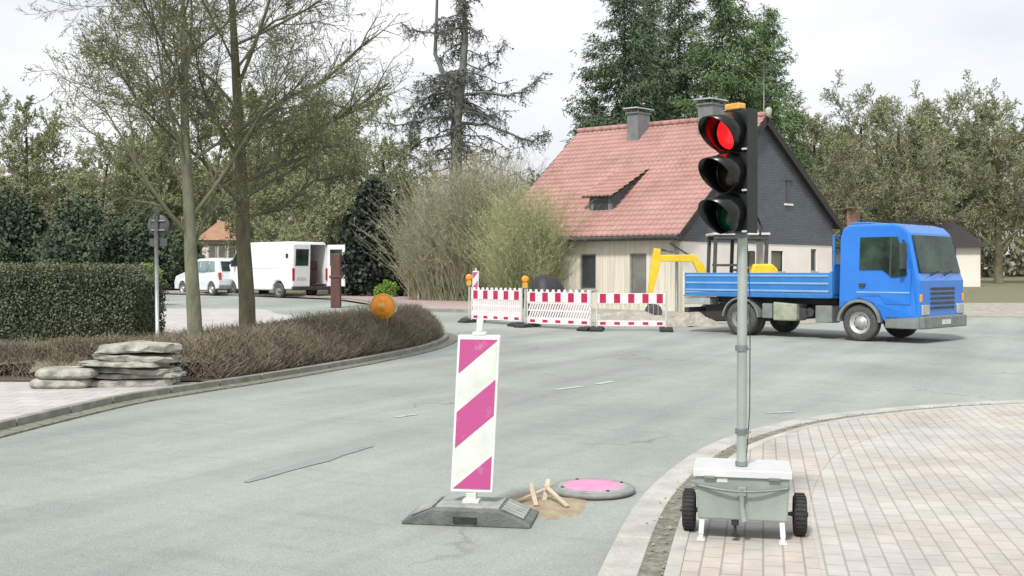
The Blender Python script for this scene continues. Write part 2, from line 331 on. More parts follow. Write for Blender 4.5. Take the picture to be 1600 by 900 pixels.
YCUTS = [24, 25.5, 27, 28.5, 30, 33, 36, 40, 45, 50, 57, 64, 90, 140]
def region(name, poly, m, dz, side=0.0, ybase=None):
    bm = bmesh.new(); vs = [bm.verts.new((x, y, 0)) for x, y in poly]; bm.faces.new(vs)
    for yc in YCUTS:
        bmesh.ops.bisect_plane(bm, geom=bm.verts[:] + bm.edges[:] + bm.faces[:], plane_co=(0, yc, 0), plane_no=(0, 1, 0))
    bmesh.ops.triangulate(bm, faces=bm.faces[:])
    bmesh.ops.recalc_face_normals(bm, faces=bm.faces[:])
    if bm.faces and sum(f.normal.z for f in bm.faces) < 0: bmesh.ops.reverse_faces(bm, faces=bm.faces[:])
    for v in bm.verts: v.co.z = h(v.co.y) + dz
    me = bpy.data.meshes.new(name); bm.to_mesh(me); bm.free(); me.materials.append(m)
    o = bpy.data.objects.new(name, me); COL.objects.link(o); o['kind'] = 'structure'; return o
def smooth_path(pts, step=.25):
    P = [Vector((*p, 0)) for p in pts]; P = [P[0] * 2 - P[1]] + P + [P[-1] * 2 - P[-2]]; out = []
    for i in range(1, len(P) - 2):
        a, b, c, d = P[i - 1:i + 3]; n = max(2, int((c - b).length / step))
        for k in range(n):
            t = k / n
            out.append(.5 * ((2 * b) + (c - a) * t + (2 * a - 5 * b + 4 * c - d) * t * t + (3 * b - a - 3 * c + d) * t ** 3))
    out.append(P[-2]); return [(p.x, p.y) for p in out]
def offset_path(path, off):
    r = []
    for i, p in enumerate(path):
        a = Vector(path[max(i - 1, 0)]); b = Vector(path[min(i + 1, len(path) - 1)]); d = (b - a).normalized()
        r.append((p[0] - d.y * off, p[1] + d.x * off))
    return r
def ribbon(name, path, o0, o1, z0, z1, m, gap_every=0, bevel=.008):
    A = offset_path(path, o0); B = offset_path(path, o1); mb = MB(); n = len(path)
    segs = []; i = 0; stp = gap_every or n
    while i < n - 1:
        j = min(i + stp, n - 1); segs.append((i, j)); i = j
    for (i, j) in segs:
        vs = []; k0 = len(range(i, j + 1))
        for k in range(i, j + 1):
            a = Vector(A[k]); b = Vector(B[k])
            if gap_every and k == i and i > 0:
                a = a.lerp(Vector(A[k + 1]), .10); b = b.lerp(Vector(B[k + 1]), .10)
            hh = h((a.y + b.y) / 2)
            vs += [(a.x, a.y, hh + z0), (b.x, b.y, hh + z0), (b.x, b.y, hh + z1), (a.x, a.y, hh + z1)]
        fs = [(q * 4 + e, q * 4 + (e + 1) % 4, q * 4 + 4 + (e + 1) % 4, q * 4 + 4 + e) for q in range(k0 - 1) for e in range(4)]
        fs += [(0, 3, 2, 1), tuple((k0 - 1) * 4 + e for e in range(4))]
        mb.add(vs, fs)
    o = mb.build(name, m, bevel=bevel, seg=2); o['kind'] = 'structure'; return o

# ------------------------------------------------------------------ the setting: ground, road, pavements
g = MB()
ys = [-60, -20, 0, 10, 20] + YCUTS + [200, 400, 1400]; xs = [-900, -200, -60, -20, 0, 20, 60, 200, 900]
vs = [(x, y, h(y) - .004) for y in ys for x in xs]; nx = len(xs)
g.add(vs, [(j * nx + i, j * nx + i + 1, (j + 1) * nx + i + 1, (j + 1) * nx + i) for j in range(len(ys) - 1) for i in range(nx - 1)])
g.build('ground', mt['ground'])['kind'] = 'structure'
region('road', [(-45, -25), (45, -25), (45, 31), (15, 33), (9, 34.5), (-1, 35.2), (-3.6, 36.5), (-7.2, 44.6), (-12, 48.5), (-28, 56), (-45, 62)], mt['asphalt'], .004)
region('far_pavement', [(-1, 35.2), (-3.6, 36.5), (-7.2, 44.6), (-12, 48.5), (-28, 56), (-45, 62), (-45, 66), (-28, 59.5), (-11.5, 51.8), (-1.8, 44.6), (-.2, 40), (-.8, 35.2)], mt['paver_pink'], .07)
region('construction_ground', [(-1.0, 36), (-.2, 40), (3, 42), (20, 42), (20, 31), (15, 33), (9, 34.5), (8.5, 30), (3.5, 30), (-1.0, 31.5)], mt['rubble'], .012)
ribbon('far_kerb', smooth_path([(-.8, 35.1), (-3.6, 36.5), (-5.2, 40.6), (-7.2, 44.6), (-12, 48.5), (-28, 56), (-45, 62)], 1.0), -.12, .0, -.05, .12, mt['kerb_old'])

ISL = [(-5.2, 3), (-4.85, 6.5), (-4.6, 9.6), (-4.25, 12.1), (-3.84, 13.3), (-3.37, 14.4), (-2.8, 15.9), (-2.11, 17.96), (-1.45, 20.56), (-1.18, 23.2), (-1.38, 25.6), (-2.2, 27.2), (-4.5, 28.2), (-8, 28.9), (-16, 29.4), (-30, 30)]
isl = smooth_path(ISL, .22)
ribbon('island_gutter', isl, 0, .219, -.05, .022, mt['gutter'], bevel=0)
ribbon('island_kerb', isl, .22, .32, -.05, .095, mt['kerb_old'], gap_every=4)
inner = offset_path(isl, .319)
region('island_soil', [p for p in inner if p[1] > 13.9] + [(-30, 14.2)], mt['soil'], .085)
region('left_pavement', [p for p in inner if p[1] < 14.0] + [(-30, 14.5), (-30, 3)], mt['paver_pale'], .088)
region('side_footpath', [(-30, 23.2), (-7.6, 23.2), (-6.5, 27.5), (-6.2, 31), (-7.2, 33.0), (-8.2, 35.6), (-30, 36.8)], mt['paver_pale'], .115)
ribbon('side_kerb', smooth_path([(-6.45, 28.2), (-6.2, 31), (-7.2, 33.0), (-8.6, 35.6), (-14, 36.1), (-30, 36.8)], .5), -.02, .1, -.05, .125, mt['kerb'])

RK = [(-.75, -4), (-.2, 1), (.12, 3.5), (.30, 4.6), (.44, 5.36), (.82, 6.97), (1.35, 8.47), (1.92, 9.59), (2.86, 10.75), (4.13, 11.65), (5.77, 12.3), (9, 13.0), (16, 13.8), (30, 14.6)]
rk = smooth_path(RK, .16)
ribbon('right_kerb', rk, -.19, -.0, -.05, .05, mt['kerb'], gap_every=6)
ribbon('gutter_strip', rk, -.31, -.191, -.05, .043, mt['gutter'], bevel=0)
ribbon('inner_kerb', rk, -.39, -.311, -.05, .056, mt['kerb'], gap_every=6)
ribbon('red_paving', rk, -1.05, -.391, -.05, .052, mt['paver_red'], bevel=0)
rin = offset_path(rk, -1.051)
region('right_pavement', rin + [(30, -4)], mt['paver'], .050)
# loose stones and moss lying in the dirty strip
rnd = random.Random(4); mb = MB()
gpth = offset_path(rk, -.25)
for k in range(2600):
    i = rnd.randrange(len(gpth) - 1)
    if gpth[i][1] < 3 or gpth[i][1] > 13: continue
    a = gpth[i]; x = a[0] + rnd.gauss(0, .05); y = a[1] + rnd.uniform(-.1, .1)
    if mnoise.noise(Vector((x * 2.5, y * 2.5, 1))) < -.05 and rnd.random() < .75: continue
    r = rnd.uniform(.004, .013); c = Vector((x, y, .046 + r * .3))
    e = [Vector((r, 0, 0)), Vector((0, r, 0)), Vector((-r, 0, 0)), Vector((0, -r, 0))]
    e = [q * rnd.uniform(.7, 1.3) for q in e]
    mb.add([c + q for q in e] + [c + Vector((0, 0, r * .8)), c - Vector((0, 0, r * .4))], [(0, 1, 4), (1, 2, 4), (2, 3, 4), (3, 0, 4), (1, 0, 5), (2, 1, 5), (3, 2, 5), (0, 3, 5)])
tag(mb.build('gravel', mt['gravel']), 'fine grit and moss crumbs in the kerb gutter', 'gravel', None, 'stuff')
# worn lane dashes and a tar line on the road
def quadmark(name, pts, m, dz=.009):
    region(name, pts, m, dz)
def dash(px0, py0, px1, py1, w, m=None, dz=.009, name='road_marking'):
    a = Vector(gp(px0, py0)); b = Vector(gp(px1, py1)); d = (b - a).normalized(); n = Vector((-d.y, d.x)) * w / 2
    quadmark(name, [tuple(a - n), tuple(b - n), tuple(b + n), tuple(a + n)], m or mt['paint'], dz)
dash(866, 610, 914, 604, .10); dash(932, 601, 958, 596.5, .10); dash(1198, 646.5, 1238, 644.5, .08)
dash(618, 653, 652, 648, .07)
a0 = smooth_path([gp(384, 755), gp(440, 737), gp(500, 720), gp(545, 706), gp(582, 698)], .2)
na = len(a0); U_ = offset_path(a0, 1); tw_ = [.085 * math.sin(math.pi * (i + .3) / (na - .4)) ** .6 * (1 + .4 * mnoise.noise(Vector((i * .9, 0, 0)))) for i in range(na)]
up = [tuple(Vector(p).lerp(Vector(q), w_)) for p, q, w_ in zip(a0, U_, tw_)]; dn = [tuple(Vector(p).lerp(Vector(q), -w_)) for p, q, w_ in zip(a0, U_, tw_)]
region('tar_line', dn + up[::-1], mt['asphalt_patch'], .009)

# ------------------------------------------------------------------ portable traffic light on its cart
CX = PX(1158.5, 5.95)
cart = thing('signal_cart', 'galvanised two-wheeled box cart carrying the red traffic light pole on the pavement', 'cart', (CX + .010, 5.99, .052), R(-11.9))
b = MB(); b.prism([(-.232, .115), (.238, .115), (.250, .365), (-.244, .365)], -.17, .18, 'y'); body = b.build('box', mt['zinc'], cart, bevel=.008)
b = MB(); b.box(-.256, .262, -.182, .192, .366, .384); b.box(-.256, .262, -.186, -.180, .345, .384); b.build('lid', mt['zinc_sunlit'], cart, bevel=.004)
for sx in (-1, 1):
    b = MB(); b.box(sx * .17 - .03, sx * .17 + .03, -.192, -.171, .335, .352); b.build('latch', mt['zinc_dark'], cart, bevel=.003)
    b = MB(); x0 = sx * .215
    b.hexa([(x0 - .014, -.17, .03), (x0 + .014, -.17, .03), (x0 + .014, -.14, .03), (x0 - .014, -.14, .03), (x0 - .014 - sx * .006, -.16, .125), (x0 + .014 - sx * .006, -.16, .125), (x0 + .014 - sx * .006, -.13, .125), (x0 - .014 - sx * .006, -.13, .125)])
    b.box(x0 - .022, x0 + .022, -.205, -.125, .0, .012); b.box(x0 - .012, x0 + .012, -.168, -.14, .01, .04)
    b.build('support_leg', mt['grey_white'], cart, bevel=.003)
    b = MB(); cx = sx * .300 + .012
    b.lathe((cx, .055, .113), (1, 0, 0), [(-.034, .062), (-.036, .095), (-.028, .108), (-.01, .113), (.01, .113), (.028, .108), (.036, .095), (.034, .062)], 30)
    for k in range(30):
        a = k / 30 * 6.283
        c = Vector((cx, .055 + math.cos(a) * .113, .113 + math.sin(a) * .113)); t = Vector((0, -math.sin(a), math.cos(a))); n = Vector((0, math.cos(a), math.sin(a)))
        b.hexa([c + Vector((dx, 0, 0)) + t * dt + n * dn for dn in (-.003, .0035) for dx, dt in ((-.026, -.007), (.026, -.007), (.026, .007), (-.026, .007))])
    wh = b.build('wheel', mt['rubber'], cart)
    b = MB(); b.lathe((cx, .055, .113), (1, 0, 0), [(-.025, .0), (-.025, .03), (-.03, .062), (.03, .062), (.025, .03), (.025, .0)], 24)
    b.cyl((cx - .05, .055, .113), (cx + .045, .055, .113), .014, 12); b.build('rim', mt['steel_dark'], wh)
b = MB(); b.cyl((-.27, .055, .113), (.31, .055, .113), .011, 12); b.build('axle', mt['steel_dark'], cart)
b = MB(); pts = [(-.244 + .494 * t, -.176 - .035 * math.sin(math.pi * t), .298 - .022 * math.sin(math.pi * t)) for t in [i / 16 for i in range(17)]]
b.tube(pts, .0075, 8); b.build('drawbar', mt['zinc_dark'], cart)
b = MB(); b.tube([(0, -.205, .29), (0, -.2, .2), (.012, -.195, .12)], [.014, .014, .017], 12); b.box(-.02, .022, -.215, -.171, .255, .30)
b.build('clamp_tube', mt['zinc'], cart, bevel=.002)
b = MB(); b.cyl((-.035, -.15, .115), (-.035, -.15, .085), .02, 14); b.cyl((-.035, -.15, .09), (-.035, -.15, .035), .008, 10); b.cyl((-.035, -.15, .035), (-.035, -.15, .025), .022, 14)
b.build('jack', mt['rubber'], cart)
b = MB(); b.box(-.13, -.075, -.1735, -.1712, .315, .34); b.build('data_plate', mt['grey_white'], cart)

pole = thing('traffic_light', 'black three-lamp portable traffic light showing red on a grey pole', 'traffic light', (CX, 5.95, .436), 0)
b = MB(); b.cyl((0, 0, .002), (0.006, 0, 1.262), .0265, 24); b.build('pole', mt['pole'], pole)
for z in (.005, .175, .63, 1.245):
    b = MB(); b.cyl((0.0, 0, z), (0.0, 0, z + (.03 if z > .01 else .02)), .0335, 20)
    if z > .1: b.cyl((0, 0, z + .012), (.05 if z < 1 else .04, -.012, z + .012), .006, 8)
    b.build('collar', mt['zinc_dark'], pole, bevel=.003)
AZ = R(-52)
def hd(x, y, z):   # head frame: -y faces the driver
    c, s_ = math.cos(AZ), math.sin(AZ); return Vector((x * c - y * s_ - .024, x * s_ + y * c, z))
MODH = .2215; Z0 = 1.272
hb = MB()
for k in range(3):
    z0 = Z0 + k * MODH
    hb.box(-.108, .108, -.045, .025, z0 + .004, z0 + MODH - .004, hd)
    hb.box(-.102, .102, -.04, .021, z0, z0 + MODH, hd)
head = hb.build('housing', mt['sig_black'], pole, bevel=.006)
b = MB(); b.box(.110, .117, -.052, .032, Z0 - .002, Z0 + 3 * MODH + .002, hd); b.build('side_plate', mt['sig_black'], pole, bevel=.002)
for k in range(3):
    for kk in (0, 1): pass
    b = MB(); b.box(.085, .112, -.062, -.045, Z0 + k * MODH + .002, Z0 + k * MODH + .012, hd); b.build('hinge', mt['grey_white'], pole)
names = ['sig_green', 'sig_amber', 'sig_red']
d = Vector((math.sin(AZ), -math.cos(AZ), 0))
for k in range(3):
    zc = Z0 + (k + .5) * MODH; c = hd(0, -.045, zc)
    b = MB(); b.lathe(c, d, [(.0005, .105), (.012, .105), (.016, .097)], 32); b.build('lens_ring', mt['sig_black'], head)
    b = MB(); b.lathe(c, d, [(.004, .096), (.016, .086), (.026, .06), (.03, .03), (.031, .0)], 32); b.build('lens', mt[names[k]], head)
    # open tunnel visor, longer on top, nodding down
    b = MB(); n = 40; vv = []
    dd = (d + Vector((0, 0, -.20))).normalized(); u = Vector((math.cos(AZ), math.sin(AZ), 0)); w = dd.cross(u)
    if w.z < 0: w = -w
    for ring in (0, 1):
        for i in range(n + 1):
            a = math.pi * (-.44 + 1.88 * i / n); cz = math.sin(a)
            ln = .008 if ring == 0 else (.085 + .105 * max(0, (cz + .75) / 1.75))
            rr = .107 if ring == 0 else .105
            vv.append(c + (d if ring == 0 else dd) * ln + (u * math.cos(a) + (Vector((0, 0, 1)) if ring == 0 else w) * cz) * rr)
    b.add(vv, [(i, i + 1, n + 2 + i, n + 1 + i) for i in range(n)], True)
    b.build('visor', mt['sig_visor'], head, solid=.004)
b = MB(); zt = Z0 + 3 * MODH
b.box(-.05, .05, -.045, .015, zt + .008, zt + .042, hd); b.build('sensor_cap', mt['orange_cap'], pole, bevel=.006)
b = MB(); b.box(-.06, .06, -.04, .02, zt, zt + .008, hd); b.build('cap_base', mt['sig_black'], pole)
b = MB()
b.tube([hd(.10, .07, Z0 - .01), hd(.09, .10, Z0 + .03), hd(.06, .09, Z0 + .1)], .006, 8); b.tube([(.03, .0, 1.27), (.05, .01, .9), (.048, .012, .3), (.03, .02, .02)], .0028, 6); b.build('cable', mt['rubber'], pole)

# ------------------------------------------------------------------ guide beacons
def beacon(loc, rz, tilt, label, ph=.062, W_=.26, big=True):
    t = thing('guide_beacon', label, 'beacon', loc, rz)
    b = MB()
    prof = [(-.385, .0), (-.385, .018), (-.35, .032), (-.20, .095), (.20, .095), (.35, .032), (.385, .018), (.385, .0)]
    b.prism(prof, -.20, .20, 'y'); base = b.build('foot_plate', mt['base_plastic'], t, bevel=.008)
    if big:
        b = MB(); b.box(-.07, .07, -.208, -.195, .02, .055); b.build('handle_slot_shade', mt['rubber'], base)  # dark block on the face; its colour stands in for a shaded slot
        b = MB()
        for sx in (-1, 1):
            for k in range(5):
                y0 = -.14 + k * .062
                b.hexa([(sx * .34, y0, .040), (sx * .21, y0, .092), (sx * .21, y0 + .034, .092), (sx * .34, y0 + .034, .040), (sx * .34, y0, .052), (sx * .21, y0, .104), (sx * .21, y0 + .034, .104), (sx * .34, y0 + .034, .052)])
        b.box(-.19, .19, -.14, .16, .093, .104); b.build('tread_ribs', mt['base_light'], base, bevel=.003)
    sh = lambda x, y, z: Vector((x + (z - .1) * tilt, y + (z - .1) * .01, z))
    b = MB(); b.box(-.03, .03, -.03, .03, .08, .1 + ph, sh); b.box(-.05, .05, -.04, .04, .10, .125, sh); b.build('post', mt['white_plastic'], t, bevel=.004)
    z0 = .1 + ph; z1 = z0 + .95; w = W_ / 2
    b = MB(); b.box(-w, w, -.022, .022, z0, z1, sh); brd = b.build('board', mt['white_frame'], t, bevel=.010)
    b = MB(); b.box(-.042, .042, -.024, .024, z1 - .004, z1 + .02, sh); b.box(-.02, .02, -.018, .018, z1 + .02, z1 + .095, sh); b.build('lamp_adapter', mt['white_plastic'], t, bevel=.006)
    m = .016; A, B, C, D_ = -w + m, w - m, z0 + m * 1.6, z1 - m * 1.6
    b = MB(); b.box(A, B, -.0245, -.0215, C, D_, sh); b.build('white_film', mt['white_plastic'], brd)
    # diagonal red bands, clipped to the film, rising to the right
    def clip(poly, fn):
        o = []
        for i in range(len(poly)):
            p, q = poly[i], poly[(i + 1) % len(poly)]; fp, fq = fn(p), fn(q)
            if fp >= 0: o.append(p)
            if (fp >= 0) != (fq >= 0): s_ = fp / (fp - fq); o.append((p[0] + (q[0] - p[0]) * s_, p[1] + (q[1] - p[1]) * s_))
        return o
    sl_ = 1.0 * (B - A) * 1.0 / (B - A)
    rise = .20
    bands = [(-.32 + 1.0 * 0, 0.0), (.27, .51), (.77, 1.3)]
    Hh = D_ - C
    for (lo, hi) in bands:
        # band between heights lo..hi measured on the left edge; line rises by 'rise' to the right
        loz, hiz = C + lo * Hh, C + hi * Hh
        poly = [(A, C), (B, C), (B, D_), (A, D_)]
        k = rise / (B - A)
        poly = clip(poly, lambda p: p[1] - (loz + (p[0] - A) * k))
        if poly: poly = clip(poly, lambda p: (hiz + (p[0] - A) * k) - p[1])
        if len(poly) < 3: continue
        b = MB(); b.prism(poly, -.0268, -.0245, 'y', fn=sh); b.build('red_band', mt['magenta'], brd)
    return t
bp_ = gp(742, 812)
beacon((bp_[0] - .02, bp_[1], .004), R(-9), .047, 'leaning pink and white striped guide beacon on a grey foot plate in the road')

# disc sign lying on the road
dx, dy = gp(926, 770)
dk = thing('round_sign', 'round pink-faced sign disc with grey rim lying flat on the road', 'sign', (dx, dy, .004), 0)
b = MB(); b.lathe((0, 0, 0), (0, 0, 1), [(0, .02), (.0, .26), (.012, .285), (.03, .288), (.042, .275), (.046, .25), (.042, .235)], 48); b.build('rim', mt['rim_grey'], dk)
b = MB(); b.lathe((0, 0, 0), (0, 0, 1), [(.040, .24), (.048, .232), (.049, .205), (.044, .2)], 48); b.build('rim_ring', mt['base_light'], dk)
b = MB(); b.lathe((0, 0, 0), (0, 0, 1), [(.03, .215), (.050, .198), (.052, .15), (.050, .0)], 48); b.build('face', mt['pink_face'], dk)
for a in (.4, 2.0, 3.5, 5.1):
    b = MB(); b.cyl((.222 * math.cos(a), .222 * math.sin(a), .045), (.222 * math.cos(a), .222 * math.sin(a), .054), .012, 10); b.build('bolt', mt['rubber'], dk)
# sandy dirt patch and bits of wood by the beacon
sx_, sy_ = gp(853, 790); mb = MB(); n = 30; rnd = random.Random(3); vs = []; fs = []
for j in range(n):
    for i in range(n):
        u, v = i / (n - 1) * 2 - 1, j / (n - 1) * 2 - 1
        r = math.hypot(u, v) * (1 + .35 * mnoise.noise(Vector((u * 1.7, v * 1.7, 4))))
        z = max(0, 1 - r * 1.08) ** .8 * .045 + (.006 * mnoise.noise(Vector((u * 6, v * 6, 2))) if r < 1 else 0) - (.012 if r > .9 else 0)
        vs.append((u * .34, v * .40, z * .8))
fs = [(j * n + i, j * n + i + 1, (j + 1) * n + i + 1, (j + 1) * n + i) for j in range(n - 1) for i in range(n - 1)]
mb.add(vs, fs, True)
tag(mb.build('sand_heap', mt['sand'], loc=(sx_, sy_, .002)), 'low patch of sandy dirt on the road beside the beacon foot', 'sand heap')
rnd = random.Random(8)
for i, (x0, y0, z0, x1, y1, z1, lab) in enumerate([
        (-.19, -.02, .03, .03, .10, .10, 'longest pale wood lath lying across the sandy patch'),
        (-.065, -.14, .03, -.10, .04, .14, 'short pale wood lath leaning steeply, left one of the crossed laths'),
        (.13, -.17, .03, -.01, .02, .13, 'pale wood lath slanting down to the right on the sandy patch'),
        (-.01, .0, .03, .02, .10, .15, 'thin stub of wood standing up from the crossed laths')]):
    b = MB(); p = Vector((x0, y0, z0)); q = Vector((x1, y1, z1)); dd = (q - p).normalized(); u = dd.cross(Vector((0, 0, 1))).normalized() * .015; w = dd.cross(u).normalized() * .006
    b.hexa([p - u - w, p + u - w, p + u + w, p - u + w, q - u - w, q + u - w, q + u + w, q - u + w])
    tag(b.build('wood_lath', mt['wood_pale'], bevel=.002, loc=(sx_, sy_, .0)), lab, 'wood lath', 'wood laths on the sandy patch')

# ------------------------------------------------------------------ barrier fences and warning lamps
def barrier(px0, D0, px1, D1, label, style):
    x0, x1 = PX(px0, D0), PX(px1, D1); ln = math.hypot(x1 - x0, D1 - D0); rz = math.atan2(D1 - D0, x1 - x0)
    zb = h(min(D0, D1)) + .006
    t = thing('barrier_fence', label, 'barrier', (x0, D0, zb), rz, 'red and white site barriers closing the road')
    top, bot = 1.06, .12
    b = MB(); zt0 = .86
    b.box(.04, ln - .04, -.015, .015, zt0 - .18, zt0 + .08)
    if style != 'open':
        k = 0.08
        while k < ln - .1:
            b.hexa([(k, -.013, zt0 + .08), (k + .11, -.013, zt0 + .08), (k + .11, .013, zt0 + .08), (k, .013, zt0 + .08), (k + .025, -.013, zt0 + .15), (k + .085, -.013, zt0 + .15), (k + .085, .013, zt0 + .15), (k + .025, .013, zt0 + .15)]); k += .19
    tp = b.build('top_rail', mt['barrier_white'], t, bevel=.004)
    nb = 5; st = ln / nb
    for k in range(nb):
        xx = st * (k + .5)
        b = MB(); b.box(xx - st * .22, xx + st * .22, -.0185, .0185, zt0 - .165, zt0 + .065); b.build('red_block', mt['crimson'], tp)
    b = MB(); b.box(.04, ln - .04, -.015, .015, bot, bot + .14); bt = b.build('bottom_rail', mt['barrier_white'], t, bevel=.004)
    for k in range(nb):
        xx = st * (k + .5)
        b = MB(); b.box(xx - st * .2, xx + st * .2, -.0185, .0185, bot + .035, bot + .105); b.build('red_block', mt['crimson'], bt)
    b = MB(); z0, z1 = bot + .14, zt0 - .18
    if style == 'open':
        k = .15
        while k < ln - .1: b.box(k, k + .012, -.006, .006, z0, z1); k += .115
    elif style == 'slats':
        k = .09
        while k < ln - .08: b.box(k, k + .055, -.009, .009, z0, z1); k += .078
        b.box(.05, ln - .05, -.008, .008, z0 + .22, z0 + .28); b.box(.05, ln - .05, -.008, .008, z0, z0 + .1)
    else:
        k = .06
        while k < ln - .10:
            for zz in (z0 + .02, z0 + .22):
                b.hexa([(k, -.009, zz), (k + .05, -.009, zz), (k + .05, .009, zz), (k, .009, zz), (k + .08, -.009, zz + .17), (k + .13, -.009, zz + .17), (k + .13, .009, zz + .17), (k + .08, .009, zz + .17)])
            k += .085
        b.box(.05, ln - .05, -.008, .008, z0 + .185, z0 + .225); b.box(.05, ln - .05, -.008, .008, z0, z0 + .03)
        b.box(.05, ln - .05, -.008, .008, z1 - .04, z1)
    b.build('infill_grid', mt['barrier_white'] if style != 'open' else mt['kerb'], t)
    for xx in (.02, ln - .02):
        b = MB(); b.cyl((xx, 0, .0), (xx, 0, .98 if style == 'open' else 1.02), .021, 12); b.build('upright', mt['grey_white'], t)
        b = MB(); b.prism([(-.2, 0), (.2, 0), (.2, .06), (.14, .10), (-.14, .10), (-.2, .06)], -.38, .38, 'x' if False else 'x', fn=lambda x, y, z, xx=xx: Vector((xx + x * .42, y * 1.9, z)))
        b.build('rubber_foot', mt['rubber'], t, bevel=.01)
    return t
barrier(736, 30.6, 816, 29.0, 'leftmost site barrier with notched red and white top rail and white slats', 'slats')
barrier(823, 28.6, 924, 27.2, 'middle site barrier with slanted white lattice between red and white rails', 'lattice')
barrier(931, 27.1, 1042, 26.9, 'rightmost site barrier, open below its red and white top rail', 'open')
def small_lamp(px, D, label, zpole=1.02):
    t = thing('warning_lamp', label, 'warning lamp', (PX(px, D), D, h(D) + .006), 0, 'small orange lamps on the barrier ends')
    b = MB(); b.cyl((0, 0, 0), (0, 0, zpole), .018, 10); b.build('post', mt['grey_white'], t)
    b = MB(); b.box(-.07, .07, -.045, .045, zpole, zpole + .14); b.build('battery_box', mt['yellow_housing'], t, bevel=.01)
    b = MB(); b.lathe((0, 0, zpole + .235), (0, 1, 0), [(-.06, 0), (-.055, .06), (-.035, .095), (.035, .095), (.055, .06), (.06, 0)], 20); b.build('lens', mt['orange_lens'], t)
    b = MB(); b.lathe((0, 0, .0), (0, 0, 1), [(0, .0), (0, .28), (.04, .28), (.08, .2), (.09, 0)], 16); b.build('foot', mt['rubber'], t)
small_lamp(733, 30.9, 'small orange warning lamp at the far left end of the barriers')
small_lamp(820.5, 28.65, 'small orange warning lamp where the left and middle barriers meet')
beacon((PX(742, 31.9), 31.9, h(31.9) + .006), R(-25), 0.02, 'small red and white guide beacon sticking up behind the left barrier', ph=.36, W_=.2, big=False)
# big flashing lamp standing in the hedge
D = 20.2
bl = thing('warning_lamp', 'big round orange flasher lamp standing in the brown hedge', 'warning lamp', (PX(598, D), D, .09), R(-8))
b = MB(); b.cyl((0, .09, 0), (0, .09, .62), .025, 12); b.build('post', mt['zinc_dark'], bl)
zc = HC - (479 - HZ) / FPX * D - .09
b = MB(); b.lathe((0, 0, zc), (0, 1, 0), [(-.03, .20), (-.035, .238), (.02, .245), (.06, .22), (.10, .12), (.11, 0)], 36); b.build('housing', mt['yellow_housing'], bl)
b = MB(); b.lathe((0, 0, zc), (0, 1, 0), [(-.032, .205), (-.055, .19), (-.085, .12), (-.095, .0)], 36); ln_ = b.build('lens', mt['orange_lens'], bl)
b = MB(); b.lathe((0, 0, zc), (0, 1, 0), [(-.083, .075), (-.115, .07), (-.12, .0)], 24); b.build('lens_center', mt['orange_cap'], ln_)
b = MB(); b.box(-.07, .07, .06, .16, zc - .36, zc - .23); b.build('battery_box', mt['yellow_housing'], bl, bevel=.012)
b = MB(); b.tube([(-.245, -.01, zc - .1), (-.285, -.01, zc), (-.25, -.01, zc + .13)], .008, 8); b.tube([(.245, -.01, zc - .1), (.275, -.01, zc), (.25, -.01, zc + .13)], .008, 8); b.build('guard_ring', mt['grey_white'], bl)

# dark tarp bundle behind the barrier
b = MB(); n = 26; prof = []
Dt = 33.0
for i in range(14):
    t_ = i / 13; prof.append((t_ * 1.32, .62 * math.sqrt(max(0, 1 - (t_ ** 2.6))) + .001))
b.lathe((0, 0, 0), (0, 0, 1), prof, 30)
b.v = [(x * (1 + .18 * mnoise.noise(Vector((x * 2, y * 2, z * 2)))), y * (1 + .18 * mnoise.noise(Vector((x * 2, y * 2, z * 2 + 5)))), z * (1 + .06 * mnoise.noise(Vector((x * 3, y * 3, 9))))) for x, y, z in b.v]
tag(b.build('tarp_covered_heap', mt['tarp'], loc=(PX(853, Dt), Dt, h(Dt))), 'dark rounded tarpaulin-covered heap showing above the middle barrier', 'tarp heap')
# spoil heaps in the works
def heap(name, px, D, rx, ry, hh, m, label, cat, seed):
    mb = MB(); n = 26; vs = []
    for j in range(n):
        for i in range(n):
            u, v = i / (n - 1) * 2 - 1, j / (n - 1) * 2 - 1
            r = math.hypot(u, v) * (1 + .3 * mnoise.noise(Vector((u * 2, v * 2, seed))))
            z = max(0, 1 - r * r * 1.05) * hh * (1 + .5 * mnoise.noise(Vector((u * 3, v * 3, seed + 3)))) - .01
            z += .04 * mnoise.noise(Vector((u * 11, v * 11, seed))) * (1 if r < .95 else 0)
            vs.append((u * rx, v * ry, z))
    mb.add(vs, [(j * n + i, j * n + i + 1, (j + 1) * n + i + 1, (j + 1) * n + i) for j in range(n - 1) for i in range(n - 1)], False)
    tag(mb.build(name, m, loc=(PX(px, D), D, h(D) + .01)), label, cat)
heap('rubble_heap', 985, 31.2, 1.5, .9, .26, mt['rubble'], 'long low heap of pale rubble seen through the right barrier', 'rubble heap', 3)
heap('rubble_heap', 1080, 29.3, .8, .7, .33, mt['rubble'], 'pale rubble heap beside the tail of the blue truck', 'rubble heap', 7)

